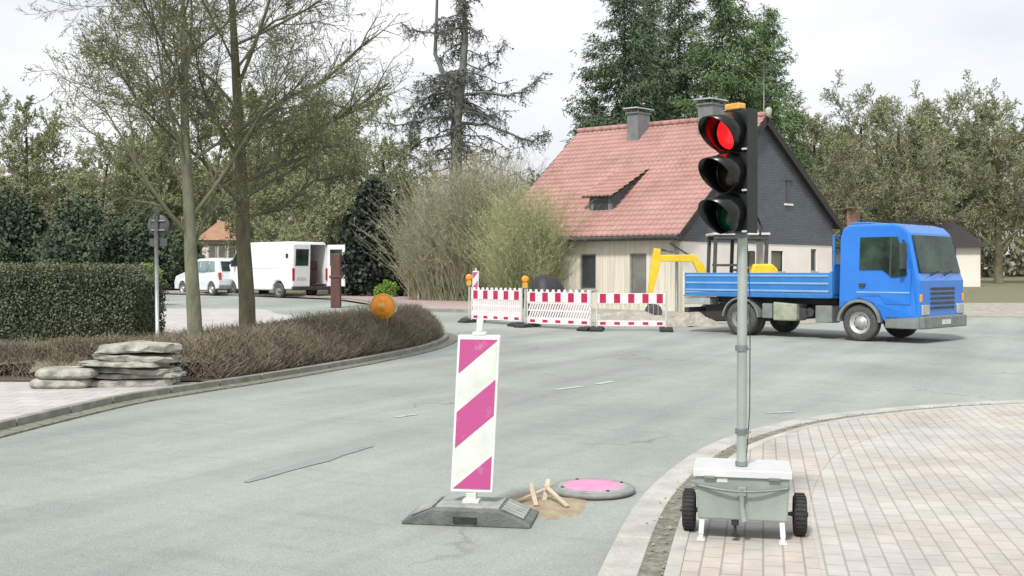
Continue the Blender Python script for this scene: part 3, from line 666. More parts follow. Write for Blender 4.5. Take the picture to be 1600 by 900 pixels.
# ------------------------------------------------------------------ blue tipper truck
def wheel(parent, x, y, R_, w, rimmat, side, hubr=.09, tm='rubber_dusty'):
    b = MB(); b.lathe((x, y, R_), (0, 1, 0), [(-w / 2 + .01, R_ * .60), (-w / 2, R_ * .70), (-w / 2 + .005, R_ * .9), (-w / 2 + .035, R_), (w / 2 - .035, R_), (w / 2 - .005, R_ * .9), (w / 2, R_ * .70), (w / 2 - .01, R_ * .60)], 36)
    for k in range(-1, 2):
        pass
    wh = b.build('wheel', mt[tm], parent)
    b = MB(); s_ = side
    b.lathe((x, y, R_), (0, s_, 0), [(-w / 2 + .02, R_ * .3), (-w / 2 + .02, R_ * .60), (w / 2 - .008, R_ * .62), (w / 2 - .03, R_ * .56), (w / 2 - .06, R_ * .50), (w / 2 - .085, R_ * .3), (w / 2 - .03, R_ * .26), (w / 2 - .01, R_ * .20), (w / 2, 0)], 30)
    b.build('rim', rimmat, wh)
    b = MB()
    t0_ = w / 2 - .072; ra, rb = R_ * .37, R_ * .46; vs_ = []; N_ = 48
    for i in range(N_):
        a = i / N_ * 6.283; hole = (i % 6) < 3; r1_, r2_ = (ra, rb) if hole else (ra, ra + R_ * .012)
        for rr_, tt_ in ((r1_, t0_), (r2_, t0_ + .002)): vs_.append((x + math.cos(a) * rr_, y + s_ * tt_, R_ + math.sin(a) * rr_))
    b.add(vs_, [(i * 2, i * 2 + 1, ((i + 1) % N_) * 2 + 1, ((i + 1) % N_) * 2) for i in range(N_)])
    b.build('rim_hole_shade', mt['rubber'], wh)  # flat dark patches on the rim, painted in place of shaded holes
    return wh
hx, hy = .707, -.707
RZt = math.atan2(hy, hx)
tr = thing('tipper_truck', 'blue flatbed tipper truck parked side-on behind the barriers', 'truck', (5.30 + .12, 25.35 + .12, h(25.4) + .004), RZt)
# local frame: x forward, y to the left (far side); near side is y = -W/2 ... origin at the near rear wheel
TW = 2.1; WB = 2.98; WR = .395
yn = -.16  # near face of the wheels
for x in (0, WB):
    wheel(tr, x, -.02 + .0, WR, .24, mt['alu'] if x else mt['grey_plastic'], -1)
    if not x: wheel(tr, x, .26, WR, .22, mt['grey_plastic'], -1)
    wheel(tr, x, TW - .28, WR, .24, mt['alu'] if x else mt['grey_plastic'], 1)
b = MB(); b.box(-1.35, 4.0, .42, .52, .52, .72); b.box(-1.35, 4.0, 1.35, 1.45, .52, .72)
for x in (-1.3, -.5, .6, 1.6, 2.6, 3.9): b.box(x, x + .1, .52, 1.35, .54, .70)
b.cyl((0, .0, WR), (0, 1.8, WR), .07, 10); b.cyl((WB, .0, WR), (WB, 1.8, WR), .06, 10); b.cyl((0, .93, WR), (2.4, .93, .6), .05, 8)
b.box(-1.0, 2.2, .35, 1.5, .74, .90)
b.build('chassis', mt['chassis'], tr, bevel=.01)
# bed
b = MB(); bx0, bx1, by0, by1, bz0, bz1 = -1.60, 2.36, -.17, 2.05, 1.00, 1.46
b.box(bx0, bx1, by0, by1, .90, .99); bed = b.build('bed_floor', mt['blue_bed'], tr, bevel=.01)
def dropside(x0, x1, y0, y1, name, out):
    b = MB(); b.box(x0, x1, y0, y1, bz0 + .01, bz1)
    o = b.build(name, mt['blue_bed'], tr, bevel=.01)
    b = MB()
    for zz in (bz0 + .03, bz0 + .20, bz0 + .37):
        if out[0] == 0: b.box(x0 + .03, x1 - .03, (y0 - .016 if out[1] < 0 else y1 - .002), (y0 + .002 if out[1] < 0 else y1 + .016), zz, zz + .045)
        else: b.box((x0 - .016 if out[0] < 0 else x1 - .002), (x0 + .002 if out[0] < 0 else x1 + .016), y0 + .03, y1 - .03, zz, zz + .045)
    b.build('pressed_rib', mt['blue_light'], o, bevel=.008)
dropside(bx0 + .05, bx1 - .05, by0, by0 + .03, 'side_board', (0, -1)); dropside(bx0 + .05, bx1 - .05, by1 - .03, by1, 'side_board', (0, 1))
dropside(bx0, bx0 + .03, by0 + .03, by1 - .03, 'tail_board', (-1, 0))
for (x, y) in ((bx0 + .02, by0 + .015), (bx1 - .02, by0 + .015), (bx0 + .02, by1 - .015), (bx1 - .02, by1 - .015)):
    b = MB(); b.box(x - .03, x + .03, y - .03, y + .03, .92, bz1 + .03); b.build('corner_post', mt['grey_white'] if x < 0 else mt['blue_bed'], tr, bevel=.006)
b = MB(); b.box(bx1 - .03, bx1 + .01, by0 + .05, by1 - .05, .98, 1.62)
for y in (by0 + .07, .5, 1.38, by1 - .11): b.box(bx1 - .03, bx1 + .02, y, y + .05, 1.6, 2.28)
for z in (1.62, 1.92, 2.24): b.box(bx1 - .025, bx1 + .015, by0 + .06, by1 - .06, z, z + .04)
b.build('headboard', mt['blue_bed'], tr, bevel=.006)
# rear fender, tank, boxes, steps
def fender(x, R1, y0, y1, m, a0=0, a1=180, hgt=WR):
    b = MB(); n = 16; vs = []
    for i in range(n + 1):
        a = R(a0 + (a1 - a0) * i / n)
        for rr in (R1, R1 + .035):
            for y in (y0, y1): vs.append((x + math.cos(a) * rr, y, hgt + math.sin(a) * rr))
    fs = []
    for i in range(n):
        o = i * 4; q = o + 4; fs += [(o, q, q + 1, o + 1), (o + 2, o + 3, q + 3, q + 2), (o, o + 2, q + 2, q), (o + 1, q + 1, q + 3, o + 3)]
    fs += [(0, 1, 3, 2), (n * 4, n * 4 + 2, n * 4 + 3, n * 4 + 1)]
    b.add(vs, fs); b.build('fender', m, tr, bevel=.004)
fender(0, .46, -.16, .38, mt['grey_plastic'], 5, 175); fender(0, .46, 1.6, 2.0, mt['grey_plastic'], 5, 175)
b = MB(); b.prism([(.86, .38), (1.42, .38), (1.46, .42), (1.46, .76), (.86, .80)], -.12, .36, 'y'); b.build('fuel_tank', mt['tank'], tr, bevel=.03)
b = MB(); b.box(.56, .82, -.10, .34, .42, .76); b.build('equipment_box', mt['grey_plastic'], tr, bevel=.02)
b = MB(); b.box(1.9, 2.3, -.08, .3, .36, .74); b.build('equipment_box', mt['grey_plastic'], tr, bevel=.02)
b = MB(); b.cyl((1.55, .0, .55), (1.55, .5, .55), .13, 16); b.cyl((1.72, .0, .58), (1.72, .5, .58), .1, 16); b.build('air_tank', mt['chassis'], tr)
b = MB(); b.box(-1.62, -1.5, -.1, 2.0, .50, .62); b.build('rear_bumper', mt['chassis'], tr, bevel=.01)
b = MB(); b.box(-1.60, -.85, -.13, .25, .70, .88); b.build('tool_tray', mt['alu'], tr, bevel=.01)
for y in (.0, 1.75):
    b = MB(); b.box(-1.655, -1.618, y, y + .25, .52, .60); b.build('tail_lamp', mt['red_lamp'], tr, bevel=.006)
# cab
cx0, cx1, cy0, cy1 = 2.50, 4.32, -.16, 2.02
prof = [(cx0, .72), (cx0, 2.20), (cx0 + .06, 2.42), (cx0 + .22, 2.50), (cx0 + 1.2, 2.50), (cx1 - .40, 2.44), (cx1 - .26, 2.30), (cx1 - .05, 1.42), (cx1, 1.30), (cx1, .50), (cx1 - .5, .46), (3.50, .44), (3.44, .62), (3.28, .80), (2.98, .90), (2.68, .80), (2.54, .66)]
b = MB(); b.prism(prof, cy0, cy1, 'y', fn=lambda x, y, z: Vector((x, y if z < 1.4 else y + (.09 if y < 1 else -.09) * (z - 1.4) / 1.1, z)))
cab = b.build('cab', mt['blue'], tr, bevel=.05, seg=3)
def on_side(y, z, sgn): return y + (.09 * (z - 1.4) / 1.1 if z > 1.4 else 0) * sgn
for sgn, yb in ((1, cy0), (-1, cy1)):
    o_ = -sgn * .012
    def sidepoly(pl, name, m, par, th=.012):
        b = MB(); A_ = [Vector((x, on_side(yb, z, sgn) - sgn * th, z)) for x, z in pl]; B_ = [Vector((x, on_side(yb, z, sgn) + sgn * .03, z)) for x, z in pl]
        n = len(pl); b.add(A_ + B_, [(i, (i + 1) % n, (i + 1) % n + n, i + n) for i in range(n)] + [tuple(range(n))[::-1], tuple(range(n, 2 * n))])
        return b.build(name, m, par, bevel=.006)
    door = sidepoly([(2.90, .96), (2.90, 2.30), (3.88, 2.30), (4.12, 1.45), (4.12, .80), (3.56, .80), (3.44, .98)], 'door', mt['blue'], tr, .006)
    sidepoly([(2.98, 1.53), (2.98, 2.22), (3.82, 2.22), (4.03, 1.40), (3.72, 1.37), (3.50, 1.53)], 'door_window', mt['glass'], door, .013)
    sidepoly([(3.66, 1.40), (3.66, 2.215), (3.70, 2.215), (3.70, 1.39)], 'window_divider', mt['chassis'], door, .018)
    sidepoly([(2.92, 1.03), (2.92, 1.065), (3.40, 1.065), (4.10, 1.065), (4.10, 1.03)], 'pale_stripe', mt['blue_light'], door, .012)
    b = MB(); b.box(2.99, 3.12, yb - sgn * .04, yb + sgn * .0, 1.16, 1.24); b.build('door_handle', mt['chassis'], door, bevel=.01)
    b = MB(); ym = yb - sgn * .22
    b.box(3.98, 4.06, min(ym, ym + sgn * .18), max(ym, ym + sgn * .18), 1.55, 2.08); b.tube([(3.95, yb + sgn * .06, 2.12), (4.02, ym + sgn * .05, 2.14), (4.02, ym + sgn * .05, 2.05)], .013, 8); b.build('mirror', mt['chassis'], tr, bevel=.02)
    b = MB(); n = 18; pl = []
    for i in range(n + 1):
        a = R(2 + 176 * i / n); pl.append((WB + math.cos(a) * .50, WR + math.sin(a) * .50))
    for i in range(n + 1):
        a = R(178 - 176 * i / n); pl.append((WB + math.cos(a) * .44, WR + math.sin(a) * .44))
    b.prism(pl, min(yb - sgn * .035, yb + sgn * .32), max(yb - sgn * .035, yb + sgn * .32), 'y'); b.build('wheel_arch', mt['grey_plastic'], tr, bevel=.006)
    b = MB(); y_a, y_b = sorted((yb - sgn * .0, yb + sgn * .35)); b.box(3.56, 4.30, y_a, y_b, .30, .56); b.build('step', mt['grey_plastic'], tr, bevel=.02)
    b = MB(); y_a, y_b = sorted((yb + sgn * .06, yb + sgn * .40)); b.box(4.31, 4.355, y_a, y_b, .58, .80); b.build('headlight', mt['alu'], tr, bevel=.02)
for y in (cy0 + .02, cy1 - .10):
    b = MB(); b.box(4.26, 4.335, y, y + .08, .86, 1.02); b.build('indicator_lamp', mt['orange_lens'], tr, bevel=.01)
b = MB(); b.box(4.28, 4.40, cy0 + .02, cy1 - .02, .30, .56); b.build('bumper', mt['grey_plastic'], tr, bevel=.03)
b = MB()
def wsp(u, y, off):
    x = cx1 - .26 + .21 * u; z = 2.30 - .88 * u; return Vector((x + off * .97, y, z + off * .2))
b.hexa([wsp(.06, cy0 + .16, -.01), wsp(.06, cy1 - .16, -.01), wsp(.96, cy1 - .10, -.01), wsp(.96, cy0 + .10, -.01), wsp(.06, cy0 + .16, .035), wsp(.06, cy1 - .16, .035), wsp(.96, cy1 - .10, .035), wsp(.96, cy0 + .10, .035)])
b.build('windscreen', mt['glass'], tr, bevel=.01)
b = MB()
for z in (.70, .80, .90, 1.00, 1.10): b.box(4.30, 4.338, .35, 1.5, z, z + .055)
b.build('grille', mt['chassis'], tr, bevel=.005)
b = MB(); b.box(2.60, 3.0, .2, 1.66, 2.51, 2.56); b.build('roof_bar', mt['blue'], tr, bevel=.02)
for y0 in (.35, 1.0):
    b = MB(); b.tube([(4.33, y0, 1.40), (4.30, y0 + .45, 1.50)], .012, 6); b.build('wiper', mt['rubber'], tr)
b = MB(); b.box(4.402, 4.41, .72, 1.14, .38, .48); b.build('number_plate', mt['grey_white'], tr)

# ------------------------------------------------------------------ yellow mini excavator
De = 31.6
ex = thing('mini_excavator', 'yellow mini excavator with its arm reaching left behind the blue truck', 'excavator', (PX(1150, De), De, h(De) + .01), 0)
def ez(py): return HC - (py - HZ) / FPX * De - h(De)
def exx(px): return PX(px, De) - PX(1150, De)
for sy in (-.7, .45):
    b = MB(); b.prism([(-.95, .12), (-.8, .0), (.8, .0), (.95, .12), (.95, .34), (.8, .44), (-.8, .44), (-.95, .34)], sy, sy + .28, 'y'); b.build('track', mt['rubber'], ex, bevel=.03)
b = MB(); b.box(-.4, .4, -.45, .45, .25, .55); b.build('undercarriage', mt['steel_dark'], ex)
b = MB(); b.prism([(-.75, .56), (1.0, .56), (1.08, .8), (1.06, 1.45), (.9, 1.62), (.35, 1.62), (.2, 1.05), (-.75, 1.0)], -.72, .72, 'y'); b.build('body', mt['yellow'], ex, bevel=.06, seg=3)
c0, c1 = exx(1108), exx(1192); ct = ez(369)
cabp = MB()
for (xx) in (c0, (c0 + c1) / 2 - .1, c1 - .10):
    for yy in (-.55, .45):
        cabp.hexa([(xx, yy, 1.0), (xx + .10, yy, 1.0), (xx + .10, yy + .09, 1.0), (xx, yy + .09, 1.0), (xx + .05, yy, ct), (xx + .15, yy, ct), (xx + .15, yy + .09, ct), (xx + .05, yy + .09, ct)])
cabp.box(c0, c1, -.55, .52, 1.0, 1.06); cabp.box(c0 + .04, c1 + .04, -.56, -.47, ct - .12, ct - .002); cabp.box(c0 + .04, c1 + .04, .46, .54, ct - .12, ct - .002); cabp.box(c0, c1, -.545, -.47, 1.55, 1.62); cabp.build('cab_frame', mt['cab_frame'], ex, bevel=.01)
b = MB(); b.box(c0 - .0, c1 + .08, -.6, .57, ct, ct + .07); b.build('cab_roof', mt['grey_white'], ex, bevel=.02)
b = MB(); b.box(c1 - .35, c1 - .15, -.1, .1, ct + .07, ct + .18); b.build('beacon_lamp', mt['grey_white'], ex, bevel=.03)
b = MB(); b.box(c1 - .09, c1 - .08, -.45, .45, 1.62, ct - .12); b.build('rear_window', mt['glass_light'], ex)
b = MB(); b.box((c0 + c1) / 2 - .05, (c0 + c1) / 2 + .45, -.3, .3, 1.35, 1.48); b.box((c0 + c1) / 2 + .35, (c0 + c1) / 2 + .5, -.28, .28, 1.45, 2.0); b.build('seat', mt['cab_frame'], ex, bevel=.04)
P0 = Vector((-.75, 0, .85)); P1 = Vector((exx(1092), 0, ez(416))); P2 = Vector((exx(1083), 0, ez(404))); P3 = Vector((exx(1030), 0, ez(404)))
b = MB()
def beam(b, pts, wz, wy):
    A_, B_ = [], []
    for i, p in enumerate(pts):
        d_ = (pts[min(i + 1, len(pts) - 1)] - pts[max(i - 1, 0)]).normalized(); n_ = Vector((-d_.z, 0, d_.x)); A_.append(p + n_ * wz[i]); B_.append(p - n_ * wz[i])
    pl = A_ + B_[::-1]; b.prism([(q.x, q.z) for q in pl], -wy, wy, 'y'); return
    for (p, q), (wa, wb) in zip(zip(pts[:-1], pts[1:]), zip(wz[:-1], wz[1:])):
        d_ = (q - p).normalized(); n_ = Vector((-d_.z, 0, d_.x)); y_ = Vector((0, wy, 0)); p_ = p - d_ * .04; q_ = q + d_ * .04
        b.hexa([p_ - n_ * wa - y_, p_ + n_ * wa - y_, p_ + n_ * wa + y_, p_ - n_ * wa + y_, q_ - n_ * wb - y_, q_ + n_ * wb - y_, q_ + n_ * wb + y_, q_ - n_ * wb + y_])
beam(b, [P0, P1, P2, P3], [.13, .12, .11, .09], .08); b.build('boom', mt['yellow'], ex, bevel=.015)
Q0 = Vector((exx(1027), 0, ez(389))); Q1 = Vector((exx(1024), 0, ez(415))); Q2 = Vector((exx(1014), 0, ez(466)))
b = MB(); beam(b, [Q0, Q1, Q2], [.10, .13, .06], .07); b.build('dipper_arm', mt['yellow'], ex, bevel=.015)
b = MB(); b.tube([(exx(1092), 0, ez(409)), (exx(1046), 0, ez(380))], [.04, .02], 10); b.tube([(exx(1052), 0, ez(394)), (exx(1029), 0, ez(390))], .03, 8)
b.build('hydraulic_ram', mt['steel_dark'], ex)
bc = Vector((exx(1021), 0, ez(488))); b = MB()
bp2 = [(bc.x + .22 * math.cos(R(a)), bc.z + .24 * math.sin(R(a))) for a in range(-60, 200, 20)]
b.prism(bp2, -.3, .3, 'y'); b.box(Q2.x - .05, Q2.x + .12, -.08, .08, Q2.z - .2, Q2.z + .05); b.build('bucket', mt['steel_dark'], ex, bevel=.01)

# ------------------------------------------------------------------ van and car on the side street
def road_vehicle_frame(px, D, hd_):
    return (PX(px, D), D, h(D) + .012), math.atan2(hd_[1], hd_[0])
loc, rz = road_vehicle_frame(456, 46, (-.75, .66))
vn = thing('delivery_van', 'white delivery van with a rear door standing open on the side street', 'van', loc, rz)
# local: x forward from the rear-left corner, y to the left negative side = away; right side is -y
VL, VW, VH = 5.3, 1.93, 2.42
def vf(x, y, z): return Vector((x, y if z < 1.2 else y + (-.06 if y > -1 else .06) * (z - 1.2) / 1.2, z))
prof = [(0, .38), (0, 2.30), (.06, VH), (3.6, VH), (3.95, 2.30), (4.55, 1.50), (5.15, 1.22), (5.3, .95), (5.3, .35), (4.9, .35), (4.86, .5), (4.68, .70), (4.48, .74), (4.28, .70), (4.10, .5), (4.06, .33), (1.40, .33), (1.36, .5), (1.18, .70), (.98, .74), (.78, .70), (.60, .5), (.56, .36)]
b = MB(); b.prism(prof, -VW, 0, 'y', fn=vf, skip=(0,)); b.build('body', mt['van_white'], vn, solid=.03, bevel=.09)
b = MB(); b.box(.03, 3.4, -VW + .05, -.05, .55, .60); b.box(3.36, 3.40, -VW + .08, -.08, .60, 2.3); b.build('cargo_floor', mt['cargo'], vn)
b = MB(); b.box(.3, 1.3, -1.6, -1.0, .61, 1.2); b.box(.25, .9, -.95, -.3, .61, 1.0); b.box(.5, 1.3, -1.75, -1.1, 1.21, 1.6); b.build('cargo', mt['cargo'], vn, bevel=.03)
for x in (.98, 4.48):
    wheel(vn, x, -.12, .33, .2, mt['grey_plastic'], 1); wheel(vn, x, -VW + .12, .33, .2, mt['grey_plastic'], -1)
b = MB(); b.box(-.02, .015, -.93, -.03, .50, 2.30, vf); dr = b.build('rear_door', mt['van_white'], vn, bevel=.015)
b = MB(); b.box(-.03, .0, -.84, -.15, 1.38, 2.10, vf); b.build('door_window', mt['glass'], dr, bevel=.02)
b = MB(); b.box(-.035, -.018, -.72, -.22, .80, .92); b.build('number_plate', mt['grey_white'], dr)
# open right door, swung out
b = MB()
fo = lambda x, y, z: Vector((-x * .94, -VW + .02 - x * .34 + y, z))
b.box(.0, .88, -.02, .02, .50, 2.30, fo); dr2 = b.build('rear_door', mt['van_white'], vn, bevel=.01)
dr2['label'] = 'open rear door swung outward'
b = MB(); b.box(.15, .75, -.03, .03, 1.38, 2.10, fo); b.build('door_window', mt['glass'], dr2, bevel=.01)
b = MB(); b.box(-.10, .02, -VW - .01, .01, .34, .50); b.build('rear_bumper', mt['chassis'], vn, bevel=.03)
for y in (-.13, -VW + .01):
    b = MB(); b.box(-.03, .02, y, y + .11, .75, 1.28); b.build('tail_lamp', mt['red_lamp'], vn, bevel=.01)
b = MB(); b.box(.55, 3.2, -.0, .006, 1.30, 2.1, lambda x, y, z: vf(x, 0, z) + Vector((0, y, 0))); b.build('side_panel', mt['van_white'], vn, bevel=.004)
b = MB(); b.add([vf(3.45, .012, 1.35), vf(4.45, .012, 1.42), vf(3.98, .012, 2.08), vf(3.45, .012, 2.12)], [(0, 1, 2, 3)]); b.build('side_window', mt['glass'], vn, solid=.02)
b = MB(); b.add([Vector((4.02, -.14, 2.25)), Vector((4.56, -.08, 1.56)), Vector((4.56, -VW + .08, 1.56)), Vector((4.02, -VW + .14, 2.25))], [(0, 1, 2, 3)]); b.build('windscreen', mt['glass'], vn, solid=-.03)
b = MB(); b.box(4.05, 4.15, .06, .22, 1.35, 1.65); b.build('mirror', mt['chassis'], vn, bevel=.02)
b = MB(); b.box(.3, .45, -.02, .02, 1.72, 1.9, vf); b.build('side_vent', mt['rubber'], vn)

loc, rz = road_vehicle_frame(341, 48.5, (-.72, .69))
cr = thing('parked_car', 'small white hatchback parked beyond the white van', 'car', loc, rz)
CW = 1.70
def cf(x, y, z): return Vector((x, y if z < .95 else y + (-.16 if y > -.85 else .16) * (z - .95) / .75, z))
prof = [(0, .35), (-.03, .75), (.03, 1.05), (.28, 1.62), (.5, 1.70), (1.9, 1.68), (2.25, 1.58), (2.95, 1.08), (3.75, .88), (3.88, .6), (3.85, .28), (3.52, .28), (3.48, .45), (3.33, .62), (3.16, .66), (2.99, .62), (2.84, .45), (2.80, .25), (.98, .25), (.94, .45), (.79, .62), (.62, .66), (.45, .62), (.30, .45), (.26, .30)]
b = MB(); b.prism(prof, -CW, 0, 'y', fn=cf); b.build('body', mt['car_white'], cr, bevel=.04, seg=3)
for x in (.62, 3.16):
    wheel(cr, x, -.10, .31, .18, mt['alu'], 1); wheel(cr, x, -CW + .10, .31, .18, mt['alu'], -1)
def cside(pl, name, m=mt['glass_light']):
    for base, s_ in ((0, 1), (-CW, -1)):
        b = MB(); n = len(pl); A_ = [cf(x, base, z) + Vector((0, .012 * s_, 0)) for x, z in pl]; B_ = [cf(x, base, z) - Vector((0, .02 * s_, 0)) for x, z in pl]
        b.add(A_ + B_, [(i, (i + 1) % n, (i + 1) % n + n, i + n) for i in range(n)] + [tuple(range(n))[::-1], tuple(range(n, 2 * n))])
        b.build(name, m, cr)
cside([(.36, 1.12), (.52, 1.56), (.92, 1.58), (.92, 1.10)], 'side_window'); cside([(.98, 1.10), (.98, 1.58), (1.62, 1.58), (1.62, 1.08)], 'side_window'); cside([(1.68, 1.08), (1.68, 1.58), (2.1, 1.54), (2.72, 1.08)], 'side_window')
b = MB(); b.add([Vector((.045, -.22, 1.12)), Vector((.23, -.26, 1.54)), Vector((.23, -CW + .26, 1.54)), Vector((.045, -CW + .22, 1.12))], [(0, 1, 2, 3)]); b.build('rear_window', mt['glass'], cr, solid=.03)
b = MB(); b.add([Vector((2.32, -.25, 1.56)), Vector((2.96, -.15, 1.12)), Vector((2.96, -CW + .15, 1.12)), Vector((2.32, -CW + .25, 1.56))], [(0, 1, 2, 3)]); b.build('windscreen', mt['glass'], cr, solid=-.03)
for y in (-.15, -CW + .02):
    b = MB(); b.box(-.045, .05, y, y + .13, .72, 1.05); b.build('tail_lamp', mt['red_lamp'], cr, bevel=.02)
b = MB(); b.box(-.06, .1, -CW + .03, -.03, .30, .5); b.build('bumper', mt['grey_plastic'], cr, bevel=.03)

# ------------------------------------------------------------------ main house
LD = Vector((-.814, .581, 0)); GD = Vector((.727, .687, 0)); C0 = Vector((5.55, 36.0, 0))
HL, HWD, AP = 7.5, 9.6, 4.7
hz0 = h(36) - .1
house = thing('tiled_house', 'white house with steep red tiled roof and grey slate gable behind the truck', 'house', (C0.x, C0.y, 0), 0)
def P(a, b_, z): v = LD * a + GD * b_; return Vector((v.x, v.y, z))
ZE, ZA, ZR, ZS = 2.88, 6.98, 3.40, 2.50
T = .16
def roofz(b_):
    return ZE + (ZA - ZE) * b_ / AP if b_ < AP else ZA + (ZR - ZA) * (b_ - AP) / (HWD - AP)
def house_wall(name, a0, a1, b0, b1, z0, z1, m):
    bb = MB(); bb.box(a0, a1, b0, b1, z0, z1, P); return bb.build(name, m, house)
def holed(name, L0, L1, z0, z1, holes, fn, m):   # wall with real openings
    xs_ = sorted({L0, L1, *[q for hh in holes for q in hh[:2]]}); zs_ = sorted({z0, z1, *[q for hh in holes for q in hh[2:]]})
    bb = MB()
    for i in range(len(xs_) - 1):
        for j in range(len(zs_) - 1):
            cx_, cz_ = (xs_[i] + xs_[i + 1]) / 2, (zs_[j] + zs_[j + 1]) / 2
            if any(a < cx_ < b2 and c < cz_ < d2 for a, b2, c, d2 in holes): continue
            bb.box(xs_[i], xs_[i + 1], 0, T, zs_[j], zs_[j + 1], fn)
    o = bb.build(name, m, house)
    me = o.data; bm = bmesh.new(); bm.from_mesh(me); bmesh.ops.remove_doubles(bm, verts=bm.verts[:], dist=.0005)
    seen = {}
    for f in bm.faces: seen.setdefault(tuple(sorted(v.index for v in f.verts)), []).append(f)
    bmesh.ops.delete(bm, geom=[f for k, fl in seen.items() if len(fl) > 1 for f in fl], context='FACES'); bm.to_mesh(me); bm.free()
    return o
def aofpx(px):   # along the eave wall (b = 0)
    k = (px - 800) / FPX; return (C0.x - k * C0.y) / (k * LD.y - LD.x)
def bofpx(px):   # along the gable (a = 0)
    k = (px - 800) / FPX; return (k * C0.y - C0.x) / (GD.x - k * GD.y)
def zat(py, D): return HC - (py - HZ) / FPX * D
fnE = lambda x, y, z: P(x, y, z); fnG = lambda x, y, z: P(y, x, z)
def yE(a): return C0.y + LD.y * a
def yG(b_): return C0.y + GD.y * b_
hE = []
for (pa, pb, pt, pbm) in ((931, 906, 397, 452), (1010, 984, 396, 462)):
    a0, a1 = aofpx(pa), aofpx(pb); D = yE((a0 + a1) / 2); hE.append((a0, a1, zat(pbm, D), zat(pt, D)))
hG = []
for (pa, pb, pt, pbm) in ((1205, 1224, 392, 424), (1267, 1276, 389, 424)):
    a0, a1 = bofpx(pa), bofpx(pb); D = yG((a0 + a1) / 2); hG.append((a0, a1, zat(pbm, D), zat(pt, D)))
we = holed('eave_wall', .0, HL, hz0, ZE + .0, hE, fnE, mt['boards'])
wg = holed('gable_wall', T, HWD, hz0, ZS, hG, fnG, mt['render_white'])
house_wall('back_wall', HL - T, HL, T, HWD, hz0, ZS, mt['render_white']); house_wall('rear_wall', T, HL - T, HWD - T, HWD, hz0, ZR - .02, mt['render_white'])
for i, (hh, fn, par, m) in enumerate([(hE[0], fnE, we, 'window_dark'), (hE[1], fnE, we, 'window_mid'), (hG[0], fnG, wg, 'window_brown'), (hG[1], fnG, wg, 'window_dark')]):
    bb = MB(); e = .05
    for q in ((hh[0], hh[0] + e, hh[2], hh[3]), (hh[1] - e, hh[1], hh[2], hh[3]), (hh[0] + e, hh[1] - e, hh[3] - e, hh[3]), (hh[0] + e, hh[1] - e, hh[2], hh[2] + e)):
        bb.box(q[0] + .001, q[1] - .001, .04, .10, q[2] + .001, q[3] - .001, fn)
    w_ = bb.build('window', mt['grey_plastic'] if i != 2 else mt['dark_trim'], house)
    bb = MB(); bb.box(hh[0] + e, hh[1] - e, .07, .085, hh[2] + e, hh[3] - e, fn); bb.build('pane', mt[m], w_)
    bb = MB(); bb.box(hh[0] - .06, hh[1] + .06, -.05, .04, hh[2] - .05, hh[2] - .002, fn); bb.build('sill', mt['kerb'], w_)
# board battens on the eave wall
bb = MB(); a = .1
while a < HL - .1:
    if not any(x0 - .06 < a < x1 + .03 for x0, x1, _, _ in hE): bb.box(a, a + .035, -.018, -.001, hz0 + .3, ZE - .05, P)
    a += .22
bb.build('cladding_batten', mt['boards'], house)
# slate gables
def gable(a0, a1, m):
    bb = MB(); pf = [(0, ZS + .001), (HWD, ZS + .001), (HWD, ZR), (AP, ZA), (0, ZE)]
    vs = [P(a0, b_, z) for b_, z in pf] + [P(a1, b_, z) for b_, z in pf]; n = 5
    bb.add(vs, [(i, (i + 1) % n, (i + 1) % n + n, i + n) for i in range(n)] + [tuple(range(n))[::-1], tuple(range(n, 2 * n))])
    return bb.build('slate_gable', m, house)
gs = gable(-.03, T, mt['slate']); gable(HL - T, HL, mt['slate'])
wb0, wb1 = bofpx(1227.5), bofpx(1233); D = yG(wb0)
bb = MB(); bb.box(-.05, .0, wb0, wb1, zat(318, D), zat(284, D), P); w_ = bb.build('window', mt['window_dark'], house)
bb = MB(); bb.box(-.09, -.03, wb0 - .14, wb1 + .14, zat(321, D), zat(318, D) - .002, P); bb.build('sill', mt['render_white'], w_)
bb = MB(); bb.box(-.08, -.051, wb0 - .10, wb1 + .10, zat(284, D) + .002, zat(282, D), P); bb.build('lintel', mt['dark_trim'], w_)
# tiled roof: rows that step, pans that wave
def tiled(a0, a1, b0, b1, zf, rows, cols, m, name, parent, lift=.03):
    bb = MB(); nU = cols * 4
    for r_ in range(rows):
        v0 = r_ / rows; v1 = (r_ + 1) / rows; strip = []
        for (v, o) in ((v0, .012), (v0, .070), (v1, .014)):
            for i in range(nU + 1):
                u = i / nU; b_ = b0 + (b1 - b0) * v
                wv = .016 * math.sin(u * cols * 2 * math.pi) + .010 * mnoise.noise(Vector((u * 5, v * 4, 1)))
                strip.append(P(a0 + (a1 - a0) * u, b_, zf(b_) + lift + o + wv))
        n1 = nU + 1
        bb.add(strip, [(k * n1 + i, k * n1 + i + 1, (k + 1) * n1 + i + 1, (k + 1) * n1 + i) for k in range(2) for i in range(nU)])
    return bb.build(name, m, parent)
OV = .32
rf = tiled(-.22, HL + .2, -OV, AP, roofz, 25, 38, mt['tile'], 'roof', house, .10)
rf2 = tiled(-.22, HL + .2, HWD + .3, AP, roofz, 22, 38, mt['tile'], 'roof', house, .10)
bb = MB()
for (b0, b1) in ((-OV, AP), (AP, HWD + .3)):
    ends = [(b0, roofz(b0)), (b1, roofz(b1))]
    vs = []
    for (b_, z) in ends:
        vs += [P(-.2, b_, z - .02), P(HL + .18, b_, z - .02), P(HL + .18, b_, z + .10), P(-.2, b_, z + .10)]
    bb.add(vs, [(0, 1, 5, 4), (1, 2, 6, 5), (2, 3, 7, 6), (3, 0, 4, 7), (0, 3, 2, 1), (4, 5, 6, 7)])
bb.build('roof_deck', mt['dark_trim'], house)
